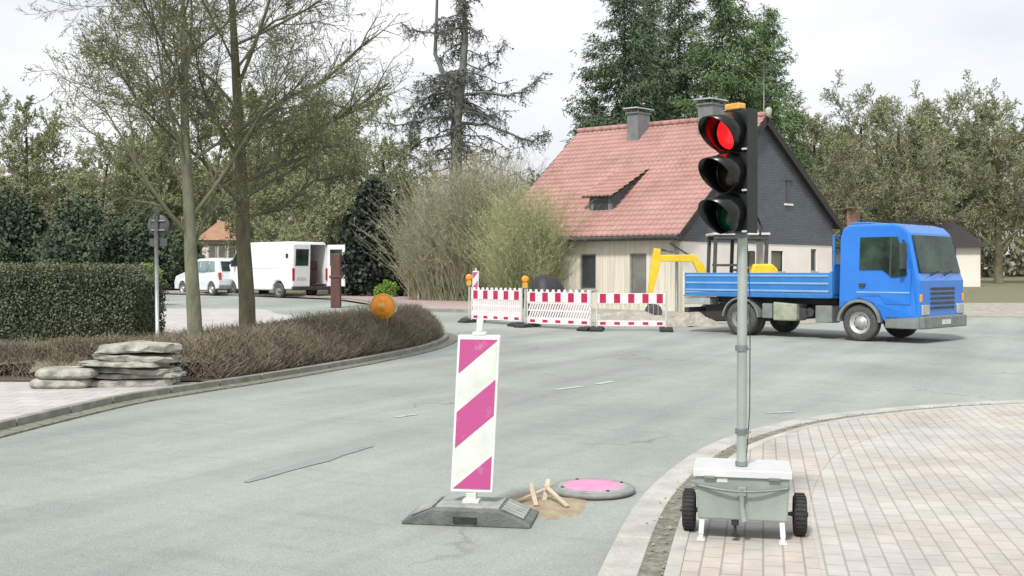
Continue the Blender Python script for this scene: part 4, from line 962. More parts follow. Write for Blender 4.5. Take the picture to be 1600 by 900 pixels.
for (b0, b1) in ((-OV, AP + .06), (AP - .06, HWD + .34)):
    for aa in (-.26, HL + .2):
        bb = MB(); vs = []
        for b_ in (b0, b1):
            z = roofz(min(max(b_, -OV), HWD + .34)) if not (AP - .07 < b_ < AP + .07) else ZA
            vs += [P(aa, b_, z - .14), P(aa + .05, b_, z - .14), P(aa + .05, b_, z + .16), P(aa, b_, z + .16)]
        bb.add(vs, [(0, 1, 5, 4), (1, 2, 6, 5), (2, 3, 7, 6), (3, 0, 4, 7), (0, 3, 2, 1), (4, 5, 6, 7)])
        bb.build('verge_board', mt['dark_trim'], house)
bb = MB(); a = -.24
while a < HL + .2:
    p0 = P(a, AP, ZA + .15); p1 = P(a + .4, AP, ZA + .17); bb.tube([p0, p1], [.12, .10], 8); a += .38
bb.build('ridge_tiles', mt['tile'], house)
bb = MB(); p0 = P(-.2, -OV - .08, roofz(-OV) + .02); p1 = P(HL + .2, -OV - .08, roofz(-OV) + .0); bb.tube([p0, p1], .075, 10)
bb.build('gutter', mt['steel_dark'], house)
bb = MB(); bb.tube([P(.0, -OV - .08, roofz(-OV)), P(.06, -.09, 2.1), P(.06, -.08, hz0)], .045, 8); bb.build('downpipe', mt['zinc_dark'], house)
bb = MB(); bb.box(-.2, HL + .18, -OV + .02, -.03, roofz(-OV) - .06, roofz(-OV) - .03, P); bb.build('soffit', mt['dark_trim'], house)
# chimneys
def pofroof(px, b_):   # a on roof for px at given b
    k = (px - 800) / FPX; X0 = C0.x + GD.x * b_; Y0 = C0.y + GD.y * b_; return (X0 - k * Y0) / (k * LD.y - LD.x)
for (px, hw, top) in ((999, .30, 172), (1112, .36, 158)):
    a = pofroof(px, AP - .35); D = yE(a) + GD.y * (AP - .35)
    zt = zat(top, D); bb = MB(); bb.box(a - hw * .8, a + hw * .8, AP - .75, AP - .05, ZA - .7, zt - .12, P); ch = bb.build('chimney', mt['chimney'], house, bevel=.01)
    bb = MB(); bb.box(a - hw * .88, a + hw * .88, AP - .82, AP + .02, zt - .17, zt - .12, P)
    for s_ in (-1, 1):
        for e_ in (AP - .75, AP - .08): bb.box(a + s_ * hw * .75 - .02, a + s_ * hw * .75 + .02, e_, e_ + .04, zt - .12, zt, P)
    bb.build('chimney_crown', mt['chimney'], ch)
    bb = MB(); bb.box(a - hw, a + hw, AP - .92, AP + .12, zt, zt + .05, P); bb.build('chimney_cap', mt['metal_cap'], ch, bevel=.01)
# shed dormer
bd = .72; ad0 = pofroof(957, bd) ; ad1 = pofroof(921, bd); zdb = roofz(bd) + .1
Dd = yE(ad0) + GD.y * bd; zdt = zat(301, Dd)
bd2 = bd + 1.75; zd2 = roofz(bd2) + .16
dm = MB()
for aa in (ad0, ad1 - .08):
    vs = [P(x, b_, z) for x in (aa, aa + .08) for b_, z in ((bd, zdb - .15), (bd, zdt - .04), (bd2, zd2 - .1), (bd2, zd2 - .25))]
    dm.add(vs, [(0, 1, 2, 3), (7, 6, 5, 4), (0, 4, 5, 1), (1, 5, 6, 2), (2, 6, 7, 3), (3, 7, 4, 0)])
dmo = dm.build('dormer', mt['slate'], house)
bb = MB(); bb.box(ad0 + .08, ad1 - .08, bd, bd + .06, zdb - .15, zdt - .05, P); bb.build('dormer_front', mt['chimney'], dmo)
bb = MB(); bb.box(ad0 + .18, ad1 - .18, bd - .02, bd + .03, zdb + .08, zdt - .14, P); bb.build('dormer_window', mt['window_dark'], dmo)
rise_ = (zd2 - zdt) / (bd2 - bd)
tiled(ad0 - .18, ad1 + .18, bd - .22, bd2 + .05, lambda b_: zdt + (b_ - bd) * rise_, 7, 8, mt['tile'], 'dormer_roof', dmo, .0)
bb = MB(); vs = []
for b_ in (bd - .2, bd2):
    z = zdt + (b_ - bd) * rise_
    vs += [P(ad0 - .17, b_, z - .05), P(ad1 + .17, b_, z - .05), P(ad1 + .17, b_, z - .005), P(ad0 - .17, b_, z - .005)]
bb.add(vs, [(0, 1, 5, 4), (1, 2, 6, 5), (2, 3, 7, 6), (3, 0, 4, 7), (0, 3, 2, 1), (4, 5, 6, 7)]); bb.build('dormer_deck', mt['dark_trim'], dmo)
bb = MB(); pa = P(-.12, AP, ZA + .1); bb.tube([pa, pa + Vector((0, 0, 2.0))], .022, 8)
for k in range(4): bb.tube([pa + Vector((-.35 + .04 * k, 0, 1.15 + .26 * k)), pa + Vector((.35 - .04 * k, 0, 1.15 + .26 * k))], .008, 5)
bb.build('antenna', mt['zinc_dark'], house)
bb = MB(); bb.lathe(P(-.3, AP, ZA + .25), (0, 0, 1), [(-.2, .02), (-.14, .1), (.1, .12), (.16, .05), (.16, 0)], 12); bb.build('ridge_finial', mt['kerb'], house)

# ------------------------------------------------------------------ small background houses
def small_house(px, D, wpx, eave, ridge, wallm, roofm, label, windows=(), depth=6, rz=0, hip=0.0, chim=None, name='background_house'):
    sc = FPX / D; w = wpx / sc; zb = h(D) - .1; ze = zat(eave, D) - zb; zr = zat(ridge, D + depth / 2) - zb
    t = thing(name, label, 'house', (PX(px, D), D, zb), rz)
    b = MB(); b.box(-w / 2, w / 2, 0, depth, 0, ze); wl = b.build('wall', wallm, t)
    o = .35; hx_ = w / 2 * hip
    e = ze - .05
    b = MB(); v = [(-w / 2 - o, -o, e), (w / 2 + o, -o, e), (w / 2 + o, depth + o, e), (-w / 2 - o, depth + o, e), (-w / 2 - o + hx_, depth / 2, zr), (w / 2 + o - hx_, depth / 2, zr)]
    b.add(v, [(0, 1, 5, 4), (1, 2, 5), (2, 3, 4, 5), (3, 0, 4), (0, 3, 2, 1)]); r_ = b.build('roof', roofm, t)
    for (cx_, ww, zt_, hh_) in windows:
        x_ = (cx_ - px) / sc; z1 = zat(zt_, D) - zb; z0 = z1 - hh_ / sc; wd = ww / sc
        b = MB(); b.box(x_ - wd / 2 - .08, x_ + wd / 2 + .08, -.06, .0, z0 - .08, z1 + .08); f = b.build('window', mt['kerb'], t)
        b = MB(); b.box(x_ - wd / 2, x_ + wd / 2, -.08, -.055, z0, z1); b.build('pane', mt['window_mid'], f)
    if chim:
        x_ = (chim[0] - px) / sc; b = MB(); zt_ = zat(chim[1], D + depth / 2) - zb; b.box(x_ - chim[2], x_ + chim[2], depth / 2 - .4, depth / 2 + .4, zr - 1, zt_); c_ = b.build('chimney', mt['brick'], r_)
        b = MB(); b.box(x_ - chim[2] - .08, x_ + chim[2] + .08, depth / 2 - .48, depth / 2 + .48, zt_, zt_ + .1)
        for s_ in (-.3, .3): b.cyl((x_ + s_, depth / 2, zt_ + .1), (x_ + s_, depth / 2, zt_ + .45), .1, 10)
        b.build('chimney_pot', mt['kerb'], r_)
    return t
small_house(352, 68, 72, 374, 338, mt['render_white'], mt['roof_orange'], 'small white house with orange hipped roof and a row of narrow windows', [(332, 9, 383, 18), (347, 9, 383, 18), (363, 9, 383, 18)], 7, 0, .55)
small_house(452, 74, 120, 366, 322, mt['render_white'], mt['roof_grey'], 'pale house with a greyish brown roof half hidden behind the white van', [(425, 12, 380, 16)], 8, R(4), 0)
small_house(1440, 62, 180, 385, 346, mt['render_white'], mt['dark_trim'], 'low dark-roofed house with a brick chimney behind the truck cab', [(1470, 20, 395, 20)], 7, R(-3), .2, (1357, 326, .38))

# ------------------------------------------------------------------ vegetation
class Tree:
    def __init__(s, seed): s.r = random.Random(seed); s.tr = MB(); s.cr = MB(); s.lf = MB()
    def vec(s, k): return Vector((s.r.gauss(0, k), s.r.gauss(0, k), s.r.gauss(0, k)))
    def grow(s, p, d, L_, r0, lev, maxlev, cfg):
        n = cfg['seg'][min(lev, len(cfg['seg']) - 1)]; pts = [p]; rad = [r0]; dirs = [d]; st = L_ / n
        for i in range(n):
            d = (d + s.vec(cfg['wob'] if lev else cfg.get('wob0', .022)) + Vector((0, 0, cfg['up'][min(lev, len(cfg['up']) - 1)]))).normalized()
            p = p + d * st; pts.append(p); dirs.append(d)
            rad.append(max(cfg['rmin'], r0 * (1 - (i + 1) / n * cfg['taper'])))
        tgt = s.tr if lev == 0 else s.cr
        if lev >= maxlev and cfg.get('sliver'):
            for a, b_, ra in zip(pts[:-1], pts[1:], rad): s.cr.sliver(a, b_, max(ra, cfg['rmin']), s.r)
        else: tgt.tube(pts, rad, 10 if lev == 0 else (6 if lev == 1 else (4 if lev == 2 else 3)), cap=(lev == 0))
        if lev < maxlev:
            nc = cfg['kids'][lev]; t0 = cfg['t0'][min(lev, len(cfg['t0']) - 1)]
            for k in range(nc):
                t = t0 + (1 - t0) * (k + s.r.random()) / nc; f = t * n; i = min(int(f), n - 1); q = pts[i].lerp(pts[i + 1], f - i)
                base = dirs[i + 1]; ang = R(s.r.uniform(*cfg['ang'])); o = base.orthogonal().normalized(); az = s.r.random() * 6.283 if lev else (k * 2.4 + s.r.random())
                side = (Matrix.Rotation(az, 3, base) @ o)
                nd = (base * math.cos(ang) + side * math.sin(ang)).normalized()
                rr = rad[i] * (s.r.uniform(.45, .65) if lev else s.r.uniform(.26, .46)); ll = L_ * cfg['lr'][lev] * s.r.uniform(.7, 1.2) * (1.15 - .45 * t)
                s.grow(q, nd, ll, rr, lev + 1, maxlev, cfg)
        if lev >= maxlev - 0 and cfg.get('bud'):
            for _ in range(cfg['budn']):
                if s.r.random() < cfg['bud']:
                    i = s.r.randrange(n); q = pts[i].lerp(pts[i + 1], s.r.random()) + s.vec(.02)
                    s.lf.tri(q, cfg['bs'] * s.r.uniform(.6, 1.4), s.r)
    def finish(s, name, label, cat, loc, mt_t, mt_c, mt_l=None, group=None, rz=0):
        t = thing(name, label, cat, loc, rz, group)
        if s.tr.v: s.tr.build('trunk', mt_t, t)
        if s.cr.v: s.cr.build('crown', mt_c, t)
        if s.lf.v: s.lf.build('foliage', mt_l or mt_c, t)
        return t
base_cfg = dict(seg=[7, 5, 4, 3, 2, 2], wob=.10, up=[.05, .07, .05, .03, .0, .0], rmin=.0035, taper=.75, kids=[9, 7, 6, 5, 4], t0=[.42, .22, .2, .15, .1], ang=(28, 62), lr=[.62, .55, .52, .5, .5], bud=.25, budn=1, bs=.035)

# the two street trees in the island
T1 = Tree(11); c = dict(base_cfg); c.update(kids=[14, 7, 7, 5, 4], lr=[.48, .55, .52, .5, .55], bud=.6, budn=2, bs=.026, sliver=True, t0=[.26, .2, .15, .1, .1], ang=(25, 60), rmin=.0038)
D = 15.6
T1.grow(Vector((0, 0, 0)), Vector((-.02, 0, 1)), 5.6, .115, 0, 5, c)
T1.finish('street_tree', 'left slender street tree with lichen-green trunk rising from the brown hedge', 'tree', (PX(307, D), D, .08), mt['bark_green'], mt['twig_grey'], mt['bud'], 'street trees in the island hedge')
T2 = Tree(5); c = dict(base_cfg); c.update(kids=[15, 7, 7, 5, 4], lr=[.52, .56, .54, .5, .55], bud=.6, budn=2, bs=.026, sliver=True, t0=[.28, .2, .15, .1, .1], ang=(25, 66), rmin=.0042)
D = 17.6
T2.grow(Vector((0, 0, 0)), Vector((.02, 0, 1)), 6.6, .145, 0, 5, c)
for (pts, r0) in [([(0, 0, 2.9), (.55, .1, 3.15), (1.1, .1, 3.75), (1.7, .0, 4.0), (2.3, -.1, 4.45)], .05), ([(0, 0, 3.6), (.6, 0, 4.2), (1.2, .1, 4.5), (1.95, .1, 5.2)], .045), ([(0, 0, 2.3), (.5, .2, 2.45), (1.0, .3, 2.9), (1.5, .3, 3.0)], .035)]:
    vv = [Vector(p) for p in pts]; T2.cr.tube(vv, [r0 * (1 - .2 * i) for i in range(len(vv))], 6)
    for i in range(1, len(vv)):
        for k in range(5):
            q = vv[i - 1].lerp(vv[i], T2.r.random()); dd = ((vv[i] - vv[i - 1]).normalized() + T2.vec(.5) + Vector((0, 0, .25))).normalized()
            T2.grow(q, dd, T2.r.uniform(.6, 1.1), r0 * .4, 3, 5, c)
T2.finish('street_tree', 'right thicker street tree with long limbs reaching over the hedge', 'tree', (PX(387, D), D, .08), mt['bark_brown'], mt['twig_grey'], mt['bud'], 'street trees in the island hedge')

# deciduous trees, budding, behind the side street and at the right
def decid(seed, H_, tr_r, name_maxlev=4, **kw):
    t = Tree(seed); c = dict(base_cfg); c.update(rmin=.012, bud=.9, budn=4, bs=.085, kids=[18, 9, 7, 7, 0], t0=[.14, .15, .12, .1], lr=[.42, .5, .5, .5], sliver=True, ang=(28, 68)); c.update(kw)
    t.grow(Vector((0, 0, 0)), Vector((0, 0, 1)), H_ * .78, tr_r, 0, name_maxlev, c); return t
proto_a = decid(21, 9.0, .2).finish('budding_tree', 'olive budding tree standing left above the parked car', 'tree', (PX(250, 60), 60, h(60)), mt['bark_brown'], mt['twig_olive'], mt['bud_olive'], 'budding trees beyond the side street')
proto_b = decid(33, 9.0, .2, ang=(35, 78), up=[.05, .0, -.02, .0]).finish('budding_tree', 'spreading yellow-olive tree with layered crown above the dark evergreen', 'tree', (PX(520, 50), 50, h(50)), mt['bark_brown'], mt['twig_olive'], mt['bud_olive'], 'budding trees beyond the side street')
proto_b.scale = (1.05, 1.0, 1.02)
for (px, D, sc_, zs, pr, lab) in [
        (150, 58, .95, 1.0, proto_b, 'olive tree at the far left edge behind the green hedge'),
        (-60, 62, 1.2, 1.1, proto_b, 'olive tree standing outermost at the left beyond the hedge'),
        (40, 62, 1.1, 1.1, proto_a, 'leftmost olive tree above the green hedge'),
        (330, 76, .95, 1.0, proto_b, 'olive tree behind the orange-roofed white house'),
        (430, 58, 1.0, 1.0, proto_a, 'olive tree rising over the roof of the white van'),
        (612, 54, 1.1, .86, proto_b, 'olive tree between the dark evergreen and the willow bush'),
        (545, 62, 1.15, 1.15, proto_b, 'green-olive tree rising behind the near-black evergreen'),
        (395, 64, 1.15, 1.15, proto_a, 'tall olive tree right of the orange-roofed house'), (265, 72, 1.3, 1.2, proto_b, 'tall olive tree in the second row behind the parked car'),
        (480, 84, 1.25, 1.2, proto_b, 'distant olive tree behind the pale grey-roofed house')]:
    dup(pr, (PX(px, D), D, h(D)), px * .1, lab, None, (sc_, sc_, sc_ * zs))
proto_c = decid(47, 11.0, .25, rmin=.014, bs=.09, kids=[18, 10, 8, 7, 0], bud=.42).finish('wood_edge_tree', 'tall grey-olive tree right of the slate gable', 'tree', (PX(1275, 66), 66, h(66)), mt['bark_brown'], mt['twig_olive'], mt['bud_olive'], 'bare budding trees right of the house')
for (px, D, sc_, lab) in [
        (1345, 72, 1.20, 'tall grey-olive tree above the brick chimney'), (1405, 68, 1.1, 'broad grey-olive tree straight above the truck cab front'),
        (1470, 74, 1.22, 'grey-olive tree second from the right edge'), (1560, 70, 1.15, 'rightmost grey-olive tree at the edge of the picture'),
        (1660, 72, 1.2, 'outermost grey-olive tree just past the right edge'),
        (1310, 88, 1.15, 'grey-olive tree in the second row behind the gable'), (1520, 92, 1.3, 'grey-olive tree in the second row at the right'),
        (1430, 96, 1.35, 'grey-olive tree in the second row above the truck')]:
    dup(proto_c, (PX(px, D), D, h(D)), px * .37, lab, None, (sc_, sc_, sc_))

# conifers behind the house
def conifer(seed, H_, Rr, nb, leaf, dens, droop=.35, sparse=0.0, trunk=.22):
    t = Tree(seed); r = t.r
    t.tr.tube([(0, 0, 0), (.05, 0, H_ * .5), (0, .05, H_)], [trunk, trunk * .6, .02], 8)
    for k in range(nb):
        f = (k + r.random()) / nb; z = H_ * (.06 + .94 * f); L_ = Rr * ((1 - f) ** .6 * 1.0 + .05) * r.uniform(.45, 1.2); az = r.random() * 6.283
        dx_, dy_ = math.cos(az), math.sin(az); prev = Vector((0, 0, z)); up_ = r.uniform(-.1, .3)
        pts = [prev]
        for i in range(1, 5):
            s_ = i / 4; pts.append(Vector((dx_ * L_ * s_, dy_ * L_ * s_, z + L_ * (up_ * s_ - droop * s_ * s_ * .9 + .25 * s_ ** 4))))
        t.cr.tube(pts, [.035 * (1 - .2 * i) for i in range(5)], 3, cap=False)
        n = int(dens * L_ / Rr * (.6 + .4 * (1 - f)) * r.uniform(.5, 1.3)) + 6
        for _ in range(n):
            s_ = r.random() ** .6; i = min(int(s_ * 4), 3); q = pts[i].lerp(pts[i + 1], s_ * 4 - i)
            wd = .10 + .28 * L_ * .25 * (1 - s_ * .5)
            q = q + Vector((r.gauss(0, wd), r.gauss(0, wd), r.gauss(-.08, .14)))
            t.lf.tri(q, leaf * r.uniform(.5, 1.2), r)
            for _k in range(2):
                q = q + Vector((r.gauss(0, .1), r.gauss(0, .1), r.gauss(0, .1))); t.lf.sliver(q, q + Vector((dx_ * .12 + r.gauss(0, .09), dy_ * .12 + r.gauss(0, .09), r.gauss(-.10, .10))), .028, r)
    return t
cgrp = 'conifers behind the tiled house'
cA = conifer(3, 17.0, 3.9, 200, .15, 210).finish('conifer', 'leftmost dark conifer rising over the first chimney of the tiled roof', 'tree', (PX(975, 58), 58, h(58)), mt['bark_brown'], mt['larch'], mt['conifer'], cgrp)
cB = conifer(9, 17.5, 4.0, 210, .15, 220).finish('conifer', 'tallest green conifer rising behind the traffic light', 'tree', (PX(1140, 56), 56, h(56)), mt['bark_brown'], mt['larch'], mt['conifer_green'], cgrp)
dup(cA, (PX(1062, 62), 62, h(62)), 2, 'dark conifer between the two chimneys of the tiled roof', None, (1, 1, 1.02))
dup(cA, (PX(1020, 66), 66, h(66)), 4, 'darker conifer half hidden in the middle of the group behind the roof', None, (.9, .9, 1.08))
dup(cB, (PX(1200, 60), 60, h(60)), 1, 'shorter green conifer at the right end of the group above the gable', None, (.8, .8, .88))
dup(cA, (PX(930, 60), 60, h(60)), 5, 'smallest conifer at the left end of the group over the ridge', None, (.75, .75, .62))

# old larch with sweeping bare branches
t = Tree(17); r = t.r; D = 54; sc = FPX / D
def lp(px, py, y=0.0): return Vector(((px - 712) / sc, y, zat(py, D) - h(D)))
t.tr.tube([Vector((0, 0, 0)), lp(714, 300), lp(712, 200), lp(722, 120), lp(727, 60), lp(724, -40)], [.34, .30, .27, .2, .15, .08], 9)
t.tr.tube([lp(712, 150), lp(692, 112), lp(680, 85), lp(682, 30), lp(684, -40)], [.16, .12, .10, .08, .05], 7)
def sweep(pts, r0, tw=26, hang=.5):
    vv = [Vector(p) for p in pts]; sm = []
    for i in range(len(vv) - 1):
        for k in range(4): sm.append(vv[i].lerp(vv[i + 1], k / 4) + t.vec(.03))
    sm.append(vv[-1]); n = len(sm)
    t.cr.tube(sm, [r0 * (1 - .8 * i / (n - 1)) for i in range(n)], 5, cap=False)
    for _ in range(tw):
        f = r.random() ** .8 * (n - 1); i = min(int(f), n - 2); q = sm[i].lerp(sm[i + 1], f - i)
        dd = Vector((r.gauss(0, .5), r.gauss(0, .6), -hang + r.gauss(0, .45))).normalized(); Lw = r.uniform(.3, .9)
        e = q + dd * Lw * .5; e2 = e + (dd + Vector((0, 0, .2))).normalized() * Lw * .5
        t.cr.tube([q, e, e2], [.018, .013, .008], 3, cap=False)
        for _ in range(5):
            q2 = q.lerp(e2, r.random()); t.cr.sliver(q2, q2 + Vector((r.gauss(0, .15), r.gauss(0, .15), -abs(r.gauss(.1, .15)))), .013, r)
        for _ in range(4): t.lf.tri(q.lerp(e2, r.random()) + t.vec(.07), r.uniform(.07, .16), r)
sweep([lp(712, 150), lp(750, 146), lp(795, 148), lp(828, 136), lp(850, 112)], .10, 60)
sweep([lp(714, 160), lp(740, 172), lp(765, 182), lp(790, 172)], .08, 46)
sweep([lp(714, 190), lp(760, 195), lp(800, 210), lp(830, 222), lp(856, 205)], .09, 70)
sweep([lp(712, 140), lp(680, 148), lp(650, 158), lp(630, 178)], .08, 50)
sweep([lp(712, 150), lp(670, 160), lp(645, 180), lp(640, 215)], .08, 60, .9)
sweep([lp(712, 180), lp(670, 185), lp(620, 195), lp(585, 192)], .08, 50)
sweep([lp(700, 52), lp(660, 50), lp(640, 46), lp(626, 34)], .06, 34)
sweep([lp(722, 95), lp(750, 110), lp(775, 92), lp(792, 60)], .05, 36)
for k in range(96):
    f = r.random(); py = 330 - f * 370; z = lp(0, py).z; L_ = (1 - f) * 3.8 + .9; L_ *= r.uniform(.45, 1.1); az = r.random() * 6.283
    b0 = Vector(((8 if py < 130 else 0) / sc, 0, z)); dv = Vector((math.cos(az), math.sin(az), 0))
    sweep([b0, b0 + dv * L_ * .4 + Vector((0, 0, -.05 * L_)), b0 + dv * L_ * .75 + Vector((0, 0, -.22 * L_)), b0 + dv * L_ + Vector((0, 0, -.16 * L_))], .045, 16, .8)
t.finish('old_larch', 'tall sparse conifer with long drooping bare branches against the sky', 'tree', (PX(712, D), D, h(D)), mt['larch'], mt['larch'], mt['larch'])

# willow-like bushes: thousands of fine rods fanning up
def rodbush(seed, n, w, dpt, H_, lean=.25, rr=.012, kink=.1):
    rn = random.Random(seed); mb = MB()
    for _ in range(n):
        a = rn.random() * 6.283; q = rn.random() ** .5; x = math.cos(a) * q * w * .55; y = math.sin(a) * q * dpt * .55
        env = H_ * (1 - .45 * (abs(x) / (w * .55)) ** 2) * rn.uniform(.35, 1.05)
        z0 = 0 if rn.random() < .5 else rn.uniform(0, env * .6)
        d_ = Vector((x / w * lean * 4 + rn.gauss(0, .16), y / dpt * lean * 3 + rn.gauss(0, .14), 1)).normalized()
        p = Vector((x, y, z0)); Lr = max(.4, (env - z0)); pts = [p]
        for i in range(4):
            d_ = (d_ + Vector((rn.gauss(0, kink), rn.gauss(0, kink), 0)) + Vector((x, y, 0)) * .01).normalized(); p = p + d_ * Lr / 4; pts.append(p)
        mb.tube(pts, [rr, rr * .8, rr * .6, rr * .5, rr * .35], 3, cap=False)
        for i in range(11):
            k_ = rn.randrange(1, 4); q_ = pts[k_].lerp(pts[k_ + 1], rn.random()); e_ = q_ + (d_ * .6 + Vector((rn.gauss(0, .6), rn.gauss(0, .6), rn.gauss(.2, .3)))).normalized() * rn.uniform(.15, .5)
            mb.sliver(q_, e_, rr * .5, rn)
            if rn.random() < .5: mb.sliver(e_, e_ + Vector((rn.gauss(0, .12), rn.gauss(0, .12), rn.uniform(0, .2))), rr * .4, rn)
            if rn.random() < .35: mb.tri(e_, rn.uniform(.03, .07), rn)
    return mb
D = 44
wb = rodbush(2, 4200, 5.6, 3.6, 6.2, .06, .011, .22)
tag(wb.build('willow_bush', mt['willow'], loc=(PX(762, D), D, h(D))), 'tall tan bush of fine bare rods left of the tiled house', 'bush')
D = 39.0
wb = rodbush(6, 2300, 1.8, 2.0, 4.5, .03, .009, .2)
tag(wb.build('willow_bush', mt['willow_yellow'], loc=(PX(822, D), D, h(D))), 'lower yellow-green bush hanging in front of the roof corner', 'bush')

def leafblob(seed, n, comps, leaf, stem=True):
    rn = random.Random(seed); mb = MB()
    for _ in range(n):
        cx_, cy_, cz_, rx, ry, rz_ = comps[rn.randrange(len(comps))]
        d_ = Vector((rn.gauss(0, 1), rn.gauss(0, 1), rn.gauss(0, 1))).normalized(); q = rn.random() ** .35
        nn = 1 + .35 * mnoise.noise(Vector((cx_, cy_, cz_)) + d_ * 1.8)
        mb.tri(Vector((cx_ + d_.x * rx * q * nn, cy_ + d_.y * ry * q * nn, cz_ + d_.z * rz_ * q * nn)), leaf * rn.uniform(.6, 1.4), rn)
    return mb
def bushthing(name, label, cat, px, D, comps, n, leaf, m, seed, stemm=None, group=None):
    t = thing(name, label, cat, (PX(px, D), D, h(D)), 0, group)
    mb = leafblob(seed, n, comps, leaf); mb.v = [(x, y, max(z, .02)) for x, y, z in mb.v]; mb.build('foliage', m, t)
    s_ = MB(); rn = random.Random(seed)
    for c_ in comps: s_.tube([(c_[0] * .2, c_[1] * .2, 0), (c_[0] * .5 + rn.gauss(0, .1), c_[1] * .5, c_[2] * .5), (c_[0], c_[1], c_[2])], [.10, .07, .03], 6)
    s_.build('stem', stemm or mt['bark_brown'], t); return t
bushthing('evergreen_tree', 'near-black evergreen tree standing beside the willow bush', 'tree', 592, 47.5, [(0, 0, 1.5, 1.3, 1.2, 1.5), (-.6, .2, 3.0, 1.2, 1.1, 1.3), (.6, 0, 3.2, 1.1, 1.1, 1.4), (-.2, 0, 4.2, .9, .9, .9), (-1.1, .2, 1.3, .8, .9, 1.3), (1.0, .2, 1.6, .7, .8, 1.5)], 17000, .20, mt['evergreen'], 5)
bushthing('evergreen_tree', 'dark green evergreen tree between the van and the near-black one', 'tree', 556, 56, [(0, 0, 2, 1.6, 1.4, 2), (-.8, 0, 3.6, 1.3, 1.2, 1.3), (.8, .3, 3.4, 1.2, 1.2, 1.4)], 10000, .22, mt['far_leaf'], 15)
bushthing('shrub', 'small bright lime-green shrub by the pink pavement', 'bush', 606, 46.5, [(0, 0, .38, .48, .4, .36), (-.3, 0, .3, .3, .3, .3)], 3800, .07, mt['lime_green'], 8)
bushthing('shrub', 'rounded yellow-green shrub left behind the green hedge', 'bush', 232, 40, [(0, 0, .8, .5, .5, .75)], 4200, .08, mt['lime_green'], 9)
for i, (px, D, sx_2, lab) in enumerate([(205, 54, 1, 'dark green evergreen behind the sign pole'), (120, 52, 1.1, 'dark green evergreen above the left hedge'), (30, 55, 1.2, 'dark green evergreen at the far left of the picture'), (278, 57, .9, 'dark green evergreen just left of the parked car')]):
    if i == 0: eg = bushthing('evergreen_bush', lab, 'bush', px, D, [(0, 0, 1.8, 1.7, 1.5, 1.8), (-1.3, 0, 1.4, 1.4, 1.3, 1.4), (1.2, .2, 1.5, 1.4, 1.3, 1.5), (.3, 0, 3.0, 1.3, 1.2, 1.2)], 15000, .17, mt['far_leaf'], 31, group='dark evergreens at the left')
    else: dup(eg, (PX(px, D), D, h(D)), i * 1.7, lab, None, (sx_2, sx_2, sx_2 * (1 if i < 3 else .8)))
# far wood that closes the view
mb = MB(); rn = random.Random(77)
for _ in range(90000):
    x = rn.uniform(-75, 75); y = 108 + rn.uniform(-12, 12); top = (11.0 if x < 0 else 13.5) + 3.0 * mnoise.noise(Vector((x * .06, 0, 3))) + 1.6 * mnoise.noise(Vector((x * .3, 0, 5)))
    top *= 1 - .5 * max(0, 1 - ((x + 1) / 17) ** 2)
    mb.tri((x, y, h(y) + top * rn.random() ** 1.3), rn.uniform(.35, .85), rn)
tag(mb.build('far_wood', mt['twig_olive']), 'hazy far-off line of woodland behind everything', 'wood', None, 'stuff')
bushthing('shrub', 'blue-green bush far behind the left end of the roof', 'bush', 838, 78, [(0, 0, 4, 1.6, 1.5, 3.6), (-1.2, 0, 3, 1.4, 1.2, 3)], 5000, .3, mt['far_leaf'], 41)

# clipped green hedge at the left
D0 = 21.4
hg = thing('green_hedge', 'clipped dull green hedge block at the left edge', 'hedge', (PX(222, D0), D0, .08), 0)
mb = MB(); rn = random.Random(12); X0, X1, Yd, Hh = -4.2, -.22, 2.0, 1.50
def hsurf(rn):
    f = rn.random(); u, v = rn.random(), rn.random()
    if f < .5: return Vector((X0 + (X1 - X0) * u, 0, Hh * v))
    if f < .75: return Vector((X0 + (X1 - X0) * u, Yd * v, Hh))
    if f < .95: return Vector((X1, Yd * u, Hh * v))
    return Vector((X0 + (X1 - X0) * u, Yd, Hh * v))
for _ in range(42000):
    p = hsurf(rn); bul = mnoise.noise(p * 1.6) * .09
    rdz = .16 * max(0, (p.x - X1 + .3) / .3) * max(0, (p.z - Hh + .3) / .3)
    q = Vector((p.x - rdz, p.y, p.z - rdz)) + Vector((rn.gauss(0, .035), rn.gauss(0, .045), rn.gauss(0, .035))); q.y += -bul; q.z = max(q.z + bul * .5, .03)
    mb.tri(q, rn.uniform(.03, .065), rn)
mb.build('foliage', mt['hedge_green'], hg)
mb = MB(); mb.box(X0 + .1, X1 - .14, .1, Yd - .1, 0, Hh - .12); mb.build('hedge_core', mt['evergreen'], hg, bevel=.1)  # solid near-black box; shade between the leaves put into its colour

# low brown hedge filling the island
def inpoly(x, y, P_):
    c_ = False; n = len(P_); j = n - 1
    for i in range(n):
        if (P_[i][1] > y) != (P_[j][1] > y) and x < (P_[j][0] - P_[i][0]) * (y - P_[i][1]) / (P_[j][1] - P_[i][1]) + P_[i][0]: c_ = not c_
        j = i
    return c_
hp = [p for p in offset_path(isl, .40) if p[1] > 14.1 and p[0] > -9.5][::2]
hp = [p for p in hp if p[0] > -4.1]
HP = [(-5.0, 14.2)] + hp + [(-4.4, 25.0), (-4.6, 22.0), (-5.1, 19.6), (-6.6, 18.0), (-9.5, 17.0), (-9.5, 15.4), (-7.5, 14.6)]
def edist(x, y):
    m_ = 9
    n = len(HP)
    for i in range(n):
        a, b_ = HP[i], HP[(i + 1) % n]; dx_, dy_ = b_[0] - a[0], b_[1] - a[1]; L2 = dx_ * dx_ + dy_ * dy_
        t_ = max(0, min(1, ((x - a[0]) * dx_ + (y - a[1]) * dy_) / L2)) if L2 else 0
        m_ = min(m_, math.hypot(x - a[0] - t_ * dx_, y - a[1] - t_ * dy_))
    return m_
